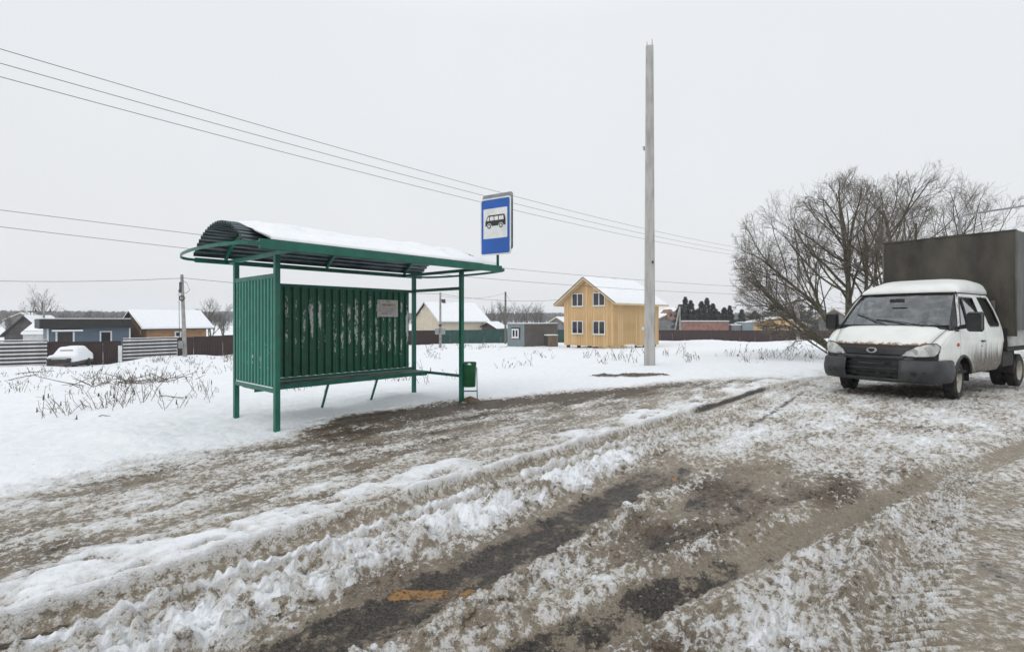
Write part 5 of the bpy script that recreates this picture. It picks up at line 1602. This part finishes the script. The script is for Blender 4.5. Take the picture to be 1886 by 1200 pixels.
for s in (1, -1):
    MB().box((1.86, s * .58, .70), (.14, .3, .15)).build('headlight', M['glass_dark'], car, bevel=.04)
    for x_ in (-1.2, 1.2):
        MB().lathe([(.02, -.09), (.2, -.09), (.30, -.07), (.31, 0), (.30, .07), (.2, .09), (.02, .09)], (x_, s * .70, .29), 'y', 18).build('wheel', M['rubber'], car, smooth=True)
MB().box((.62, 0, 1.30), (.10, .75, .06)).build('uncovered_glass', M['glass_dark'], car)

# ------------------------------------------------------------------ bare trees
class Tree:
    env = None; rmin = .0035
    def __init__(s, seed): s.r = random.Random(seed); s.wood, s.limb, s.twig = MB(), MB(), MB()
    def grow(s, p, d, L_, r, lev, maxlev, up=.12, wob=.16, kids=(5, 6, 6, 5), droop=0.0, spread=(.45, .85)):
        R_ = s.r
        n = 6 if lev == 0 else (5 if lev == 1 else (4 if lev < maxlev - 1 else (3 if lev < maxlev else 2)))
        pts, rad = [p], [r]
        d = d.normalized()
        step = L_ / n
        dirs = []
        r_end = r * (.42 if lev < 2 else .5)
        for i in range(n):
            d = (d + Vector((R_.gauss(0, wob), R_.gauss(0, wob), R_.gauss(0, wob) + up * (.6 if lev == 0 else 1) - droop * lev))).normalized()
            q_ = p + d * step
            if s.env and lev >= 1 and i and sum(((q_[j] - s.env[j]) / s.env[3 + j]) ** 2 for j in range(3)) > s.r.uniform(.8, 1.15): break
            p = q_
            pts.append(p); rad.append(r + (r_end - r) * (i + 1) / n); dirs.append(d)
        n = len(dirs)
        mb = s.wood if lev <= 1 else (s.limb if lev < maxlev else s.twig)
        mb.tube(pts, rad, 7 if lev == 0 else (5 if lev == 1 else 3), cap=False)
        if lev >= maxlev: return
        nk = kids[min(lev, len(kids) - 1)]
        for k in range(nk):
            f = (.34 + .66 * (k + R_.random() * .8) / nk) if lev else (.36 + .64 * (k + R_.random() * .8) / nk)
            f = min(f, .99)
            i = min(n - 1, int(f * n)); q = pts[i].lerp(pts[i + 1], f * n - i)
            ax = dirs[i].cross(Vector((R_.gauss(0, 1), R_.gauss(0, 1), R_.gauss(0, 1)))).normalized()
            nd = Matrix.Rotation(R_.uniform(*spread), 3, ax) @ dirs[i]
            rr = rad[i] * R_.uniform(.42, .62)
            s.grow(q, nd, L_ * R_.uniform(.42, .66) * (1.15 - .45 * f), max(rr, s.rmin), lev + 1, maxlev, up, wob, kids, droop, spread)
    def build(s, name, label, loc, mats=('bark', 'twig', 'twig'), group=None, rz=0.0):
        o = empty(name, loc, rz, label, 'tree', group)
        s.wood.build('trunk', M[mats[0]], o, smooth=True)
        if s.limb.v: s.limb.build('branches', M[mats[1]], o, smooth=True)
        if s.twig.v: s.twig.build('crown', M[mats[2]], o)
        return o

t = Tree(21); t.env = (-1.35, 0, 3.75, 3.3, 2.7, 3.7)
stems = [((-.05, 0, 1), 6.6, .13), ((-.30, .05, 1), 6.4, .095), ((-.55, -.1, 1), 6.0, .09), ((-.95, .1, .75), 5.2, .07), ((.30, .1, 1), 6.2, .095), ((.55, 0, 1), 5.6, .08), ((-1.1, -.1, .42), 4.4, .055), ((-.35, .5, 1), 5.4, .085), ((.1, -.5, 1), 5.2, .08), ((-1.0, -.25, .22), 3.7, .04), ((-.75, .3, .9), 5.2, .07)]
for d_, L_, r_ in stems:
    L_ *= .88; b = Vector((d_[0] * .25, d_[1] * .3, -.15))
    t.grow(b, Vector(d_), L_, r_, 0, 4, up=.05, wob=.085, kids=(10, 6, 6, 5), spread=(.35, 1.0))
tx, ty_ = px(1574, 20), 20.0
t.build('willow_tree', 'large bare many stemmed willow behind the truck bonnet', (tx, ty_, tz(tx, ty_)))
t = Tree(34); t.env = (1.35, 0, 4.5, 3.7, 2.7, 4.2)
stems = [((.10, 0, 1), 7.4, .13), ((.35, .1, 1), 7.2, .11), ((.75, -.1, 1), 7.0, .10), ((1.15, .1, .9), 7.0, .09), ((-.15, .2, 1), 6.4, .11), ((.4, .5, 1), 5.6, .10), ((1.5, .2, .75), 7.2, .075)]
for d_, L_, r_ in stems:
    L_ *= .88; b = Vector((d_[0] * .25, d_[1] * .3, -.15))
    t.grow(b, Vector(d_), L_, r_, 0, 4, up=.06, wob=.085, kids=(10, 6, 6, 5), spread=(.35, 1.0))
tx, ty_ = px(1655, 22.5), 22.5
t.build('willow_tree', 'bare willow leaning over the truck cargo cover', (tx, ty_, tz(tx, ty_)))

def far_tree(seed, H, label, x, y, kids=(8, 6, 5), wide=.75, maxlev=3, r=.16):
    t = Tree(seed); t.rmin = .014; H *= 1.22
    for q in range(3):
        a = q * 2.1 + seed
        t.grow(Vector((0, 0, -.3)), Vector((math.cos(a) * .28 * (q > 0), math.sin(a) * .28 * (q > 0), 1)), H * (.72 if q == 0 else .6), r * (1 if q == 0 else .7), 0, maxlev, up=.08, wob=.10, kids=kids, spread=(.4, wide))
    for mb in (t.limb, t.twig):
        pass
    return t.build('bare_tree', label, (x, y, tz(x, y)), ('twig_far', 'twig_far', 'twig_far'), 'bare trees behind the houses')
far = [(78, 105, 9.5, 'tall bare tree behind the blue flat roofed house', 1), (118, 115, 6.0, 'lower bare tree right behind the blue house roof', 2), (150, 118, 6.2, 'round bare tree above the middle of the blue house roof', 3), (182, 112, 6.0, 'bare tree above the right end of the blue house roof', 4),
       (226, 95, 4.6, 'small bare tree between the blue house and the log house', 5), (388, 84, 6.5, 'bare tree right beside the snowy log house roof', 6), (412, 92, 5.6, 'bare tree left of the bus shelter side panel', 7),
       (905, 120, 7.0, 'bare tree behind the cream house gable end', 8), (922, 130, 7.8, 'bare tree left of the thin dark pole', 9), (952, 140, 7.5, 'bare tree above the left end of the grey cabin', 10), (975, 128, 7.4, 'bare tree above the middle of the grey cabin', 11), (996, 138, 7.2, 'bare tree above the right end of the grey cabin', 12),
       (1530, 100, 6.0, 'bare tree seen past the far truck mirror', 13), (20, 120, 5.0, 'bare tree above the dark gabled house', 14)]
for p, D, H, lab, sd in far: far_tree(sd, H, lab, px(p, D), D)

# ------------------------------------------------------------------ pines
def pine(seed, H, W_, label, x, y, cone=True):
    r = np.random.RandomState(seed)
    o = empty('pine_tree', (x, y, tz(x, y)), 0, label, 'tree', 'dark pines beyond the fence')
    MB().tube([(0, 0, -.2), (0, 0, H * .55), (0, 0, H * .97)], [.16, .10, .02], 6).build('trunk', M['bark'], o)
    V, F = [], []
    n = 2600
    for k in range(n):
        f = r.rand() ** .75
        z = H * (.12 + .88 * f)
        lay = .72 + .28 * math.sin(z * 5.5)
        prof = (1 - f) ** .8 if cone else math.sin(math.pi * min(1, .12 + .9 * f)) ** .7
        R_ = W_ * prof * lay * (.25 + .75 * math.sqrt(r.rand())) * (1 + .25 * math.sin(3 * (r.rand() * 0 + k % 5)))
        a = r.rand() * 6.283
        c = np.array([R_ * math.cos(a), R_ * math.sin(a), z - .16 * R_ + r.normal(0, .06)])
        d = np.array([math.cos(a), math.sin(a), r.uniform(-.35, .45)]); d /= np.linalg.norm(d)
        q = r.normal(0, 1, 3); q -= d * (q @ d); q /= np.linalg.norm(q)
        l, w = r.uniform(.22, .46), r.uniform(.05, .11)
        b = len(V)
        V += [tuple(c - q * w), tuple(c + d * l * .6 + q * w * .9), tuple(c + d * l), tuple(c - d * l * .3 + q * w)]
        F.append((b, b + 1, b + 2)); F.append((b, b + 3, b + 1))
    m = MB(); m.v, m.f = V, F
    m.build('crown', M['needle'], o)
    return o
for k, (p, D, H, W_, lab, cn) in enumerate(((1252, 112, 5.6, 2.3, 'leftmost dark pine behind the braced concrete pole', True), (1262, 118, 7.6, 2.2, 'slender pine second from the braced concrete pole', True), (1272, 114, 6.6, 2.6, 'bushy pine before the snowy villa roof', True), (1292, 110, 6.2, 2.4, 'pine directly above the brick garage', True), (1302, 120, 7.4, 2.2, 'thin dark pine behind the middle of the brick garage', True), (1323, 119, 4.2, 3.0, 'low wide pine over the right part of the brick garage', False), (1283, 121, 4.4, 3.2, 'low wide pine over the left part of the brick garage', False), (1344, 122, 5.6, 2.0, 'slim pine above the narrow grey shed', True), (1390, 126, 4.4, 2.6, 'low pine behind the left end of the ochre bungalow', False), (1313, 113, 5.8, 2.5, 'pine above the right half of the brick garage', True), (1334, 116, 5.0, 2.4, 'low pine at the right end of the brick garage', True),
        (1366, 118, 4.6, 1.9, 'lone pine above the pale blue grey shed', True), (1428, 122, 6.3, 3.2, 'broad round pine left of the crossarm pole', False), (1466, 124, 7.0, 3.4, 'broad round pine behind the crossarm pole', False), (1502, 122, 6.6, 3.0, 'broad round pine right of the crossarm pole', False))):
    pine(50 + k, H + 1.5, W_ * 1.15, lab, px(p, D), D, cn)

# ------------------------------------------------------------------ street lamp behind the truck
lxp, lyp = px(1768, 19), 19.0
lamp = empty('street_lamp', (lxp, lyp, tz(lxp, lyp)), 0, 'grey street lamp post with long arm above the truck cargo cover', 'street lamp')
zt = 1.5 + 190 / 945 * 19 - tz(lxp, lyp)
MB().tube([(0, 0, -.3), (0, 0, zt * .5), (0, 0, zt - .25), (.03, 0, zt - .08), (.16, 0, zt + .04), (.5, 0, zt + .10), (1.6, 0, zt + .26), (2.9, 0, zt + .46)], [.085, .07, .045, .043, .04, .036, .034, .032], 8).build('post', M['galv'], lamp, smooth=True)
MB().box((3.2, 0, zt + .49), (.75, .26, .12)).build('lamp_head', M['galv'], lamp, bevel=.04)

# ------------------------------------------------------------------ weeds, sticks and brushwood
def cast(p, q):
    """ground point met by the sight line through a photo position, used to place field plants"""
    dx, dz = (p - 943) / 945, -(q - 588) / 945
    D = np.concatenate([np.linspace(3, 40, 900), np.linspace(40, 140, 1500)])
    g = terr(dx * D, D); ray = 1.5 + dz * D
    i = np.argmax(ray < g)
    return float(dx * D[i]), float(D[i]), float(g[i])
wr = random.Random(9)
weeds = MB()
def stalk(mb, x, y, z, h, r=.006):
    a = wr.uniform(0, 6.28); ln = wr.uniform(.05, 1.1) * h
    p0 = Vector((x, y, z - .03)); p2 = Vector((x + ln * math.cos(a), y + ln * math.sin(a), z + h)); p1 = p0.lerp(p2, .55) + Vector((wr.gauss(0, .03), wr.gauss(0, .03), .04 * h))
    mb.tube([p0, p1, p2], [r, r * .8, r * .45], 3, cap=False)
    for k in range(wr.randint(0, 4)):
        f = wr.uniform(.35, .95); q = p0.lerp(p2, f); b = wr.uniform(0, 6.28); l = wr.uniform(.06, .2) * h
        mb.tube([q, q + Vector((math.cos(b) * l, math.sin(b) * l, wr.uniform(.1, .9) * l))], [r * .7, r * .35], 3, cap=False)
    if wr.random() < .25:
        mb.tube([p2 - Vector((0, 0, .05)), p2 + Vector((0, 0, .03))], [r * 2.6, r * 1.2], 3, cap=False)
clusters = [(150, 760, 90, 26, 26), (260, 745, 90, 26, 34), (350, 720, 60, 26, 30), (30, 720, 60, 14, 26), (105, 730, 60, 14, 16), (170, 700, 60, 20, 60), (230, 705, 80, 24, 110), (290, 690, 80, 24, 60), (370, 672, 60, 16, 70), (400, 690, 40, 30, 26), (60, 690, 80, 10, 40), (300, 665, 60, 8, 40), (420, 660, 20, 8, 40),
            (800, 650, 40, 12, 70), (850, 640, 60, 5, 70), (900, 640, 60, 8, 80), (975, 655, 50, 14, 50), (940, 672, 40, 10, 24), (1130, 662, 50, 14, 70), (1160, 650, 40, 10, 30), (1240, 655, 30, 8, 20), (1290, 665, 40, 6, 26), (1340, 655, 40, 12, 40), (1400, 660, 50, 10, 100), (1450, 655, 40, 12, 60), (1500, 660, 30, 12, 40), (560, 715, 60, 10, 30), (700, 705, 60, 14, 26), (830, 690, 40, 12, 14), (1075, 640, 60, 6, 30)]
for (p, q, sp_x, sp_y, n) in clusters:
    for k in range(int(n * (1.7 if p < 600 else 1))):
        a, b, c = cast(wr.gauss(p, sp_x * .5), wr.gauss(q, sp_y * .5))
        if b > 90 or wr.random() < .78: continue
        hh = wr.uniform(.25, 1.0)
        for j_ in range(wr.randint(1, 6)):                 # stalks stand in tufts
            xx, yy = a + wr.gauss(0, .10), b + wr.gauss(0, .12)
            stalk(weeds, xx, yy, c, hh * (wr.uniform(.12, .40) + .40 * wr.random() ** 2), .0035 + .00020 * b)
tag(weeds.build('dry_weeds', M['weed'], None), 'dry brown weed stalks poking through the snow', 'weeds', kind='stuff')
bp = cast(236, 708)
pile = MB()
for k in range(48):
    x_, y_ = bp[0] + wr.gauss(0, .75), bp[1] + wr.gauss(0, .55)
    z_ = tz(x_, y_)
    a = wr.uniform(0, 6.28); l = wr.uniform(.3, 1.1); e_ = wr.uniform(-.03, .45)
    p0 = Vector((x_, y_, z_ + wr.uniform(0, .12))); p1 = p0 + Vector((math.cos(a) * l, math.sin(a) * l, l * e_))
    pile.tube([p0, p0.lerp(p1, .5) + Vector((0, 0, wr.gauss(0, .05))), p1], [.015, .011, .006], 4, cap=False)
tag(pile.build('brushwood_pile', M['twig'], None), 'heap of cut brushwood lying in the snow left of the shelter', 'brushwood', kind='stuff')
for (a, b, lab) in (((0, 705), (70, 690), 'long dark branch lying in the snow at the left edge'), ((175, 773), (206, 772), 'short stick lying on clean snow left of the shelter'), ((285, 732), (338, 738), 'bent branch lying between brushwood and shelter'), ((147, 738), (155, 758), 'stub of branch standing in the snow before the brushwood'), ((20, 690), (100, 684), 'pair of thin branches below the striped gate')):
    A_, B_ = Vector(cast(*a)), Vector(cast(*b))
    up_ = Vector((0, 0, .05))
    m = MB().tube([A_ + up_ * .3, A_.lerp(B_, .4) + up_ * 1.4, B_ + up_], [.0009 * A_.y, .0008 * A_.y, .0005 * A_.y], 5)
    m.tube([A_.lerp(B_, .6) + up_, A_.lerp(B_, .95) + Vector((.02, .12, .05))], [.0006 * A_.y, .0003 * A_.y], 4)
    tag(m.build('fallen_branch', M['twig'], None, smooth=True), lab, 'branch', 'fallen branches in the snow')

# ------------------------------------------------------------------ wooded hills
def hills():
    rs = np.random.RandomState(12)
    na, nr = 260, 26
    ang = np.radians(np.linspace(-62, 62, na))
    rad = np.linspace(240, 1150, nr)
    A_, R_ = np.meshgrid(ang, rad)
    X = R_ * np.sin(A_); Y = R_ * np.cos(A_)
    f = (R_ - 240) / 910
    top = 9 + 5 * fbm(A_ * 3.1, A_ * 0 + 2.2, 3, 501) - 2 * ss(-.15, .55, A_) 
    Z = -3.2 + ss(0, 1, f) * top * (1 + .12 * fbm(X * .004, Y * .004, 3, 505))
    m = MB().grid(np.stack([X, Y, Z], -1).tolist())
    o = m.build('hills', M['hill'], None, smooth=True)
    tag(o, 'low wooded hills under snow on the horizon', kind='structure')
    # the wood on them: bare spindly crowns
    V, F = [], []
    n = 15000
    aa = rs.uniform(-60, 60, n) * math.pi / 180; rr = 430 + 710 * rs.rand(n) ** .8
    x, y = rr * np.sin(aa), rr * np.cos(aa)
    dens = fbm(x * .006, y * .006, 3, 511)
    ff = (rr - 240) / 910
    tp = 9 + 5 * fbm(aa * 3.1, aa * 0 + 2.2, 3, 501) - 2 * ss(-.15, .55, aa)
    z = -3.2 + ss(0, 1, ff) * tp * (1 + .12 * fbm(x * .004, y * .004, 3, 505))
    for i in range(n):
        if dens[i] < -.18 and rs.rand() < .85: continue
        h = rs.uniform(5, 10); w = h * rs.uniform(.2, .36)
        for k in range(5):
            a = rs.rand() * 6.283; cz = z[i] + h * rs.uniform(.45, .85); b = len(V)
            r1 = w * rs.uniform(.4, 1.0)
            V += [(x[i], y[i], z[i] - .5), (x[i] + r1 * math.cos(a), y[i] + r1 * math.sin(a), cz), (x[i] + r1 * .3 * math.cos(a), y[i] + r1 * .3 * math.sin(a), z[i] + h), (x[i] - r1 * .5 * math.cos(a), y[i] - r1 * .5 * math.sin(a), cz - .1 * h)]
            F += [(b, b + 1, b + 3), (b + 1, b + 2, b + 3)]
    m = MB(); m.v, m.f = V, F
    tag(m.build('distant_forest', M['far_wood'], None), 'bare grey woodland covering the distant hills', 'forest', kind='stuff')
M['hill'] = pm('hill_snow_and_scrub', (0.34, 0.34, 0.35), (0.62, 0.63, 0.65), .02, .9, bump=0)
M['far_wood'] = pm('far_bare_wood', (0.10, 0.092, 0.088), (0.16, 0.15, 0.145), .3, .95, bump=0)
hills()

# ------------------------------------------------------------------ winter haze
def haze():
    m = bpy.data.materials.new('winter_haze'); m.use_nodes = True
    t = m.node_tree; t.nodes.clear()
    o = N(t, 'OutputMaterial'); v = N(t, 'VolumePrincipled')
    v.inputs['Color'].default_value = (.93, .95, .98, 1); v.inputs['Density'].default_value = HAZE
    v.inputs['Anisotropy'].default_value = .2
    t.links.new(v.outputs[0], o.inputs['Volume'])
    b = MB().box((0, 0, 22), (3300, 3300, 60)).build('haze', m, None)
    tag(b, 'thin pale winter haze over the whole place', 'haze', kind='stuff')
HAZE = 0.00042
haze()
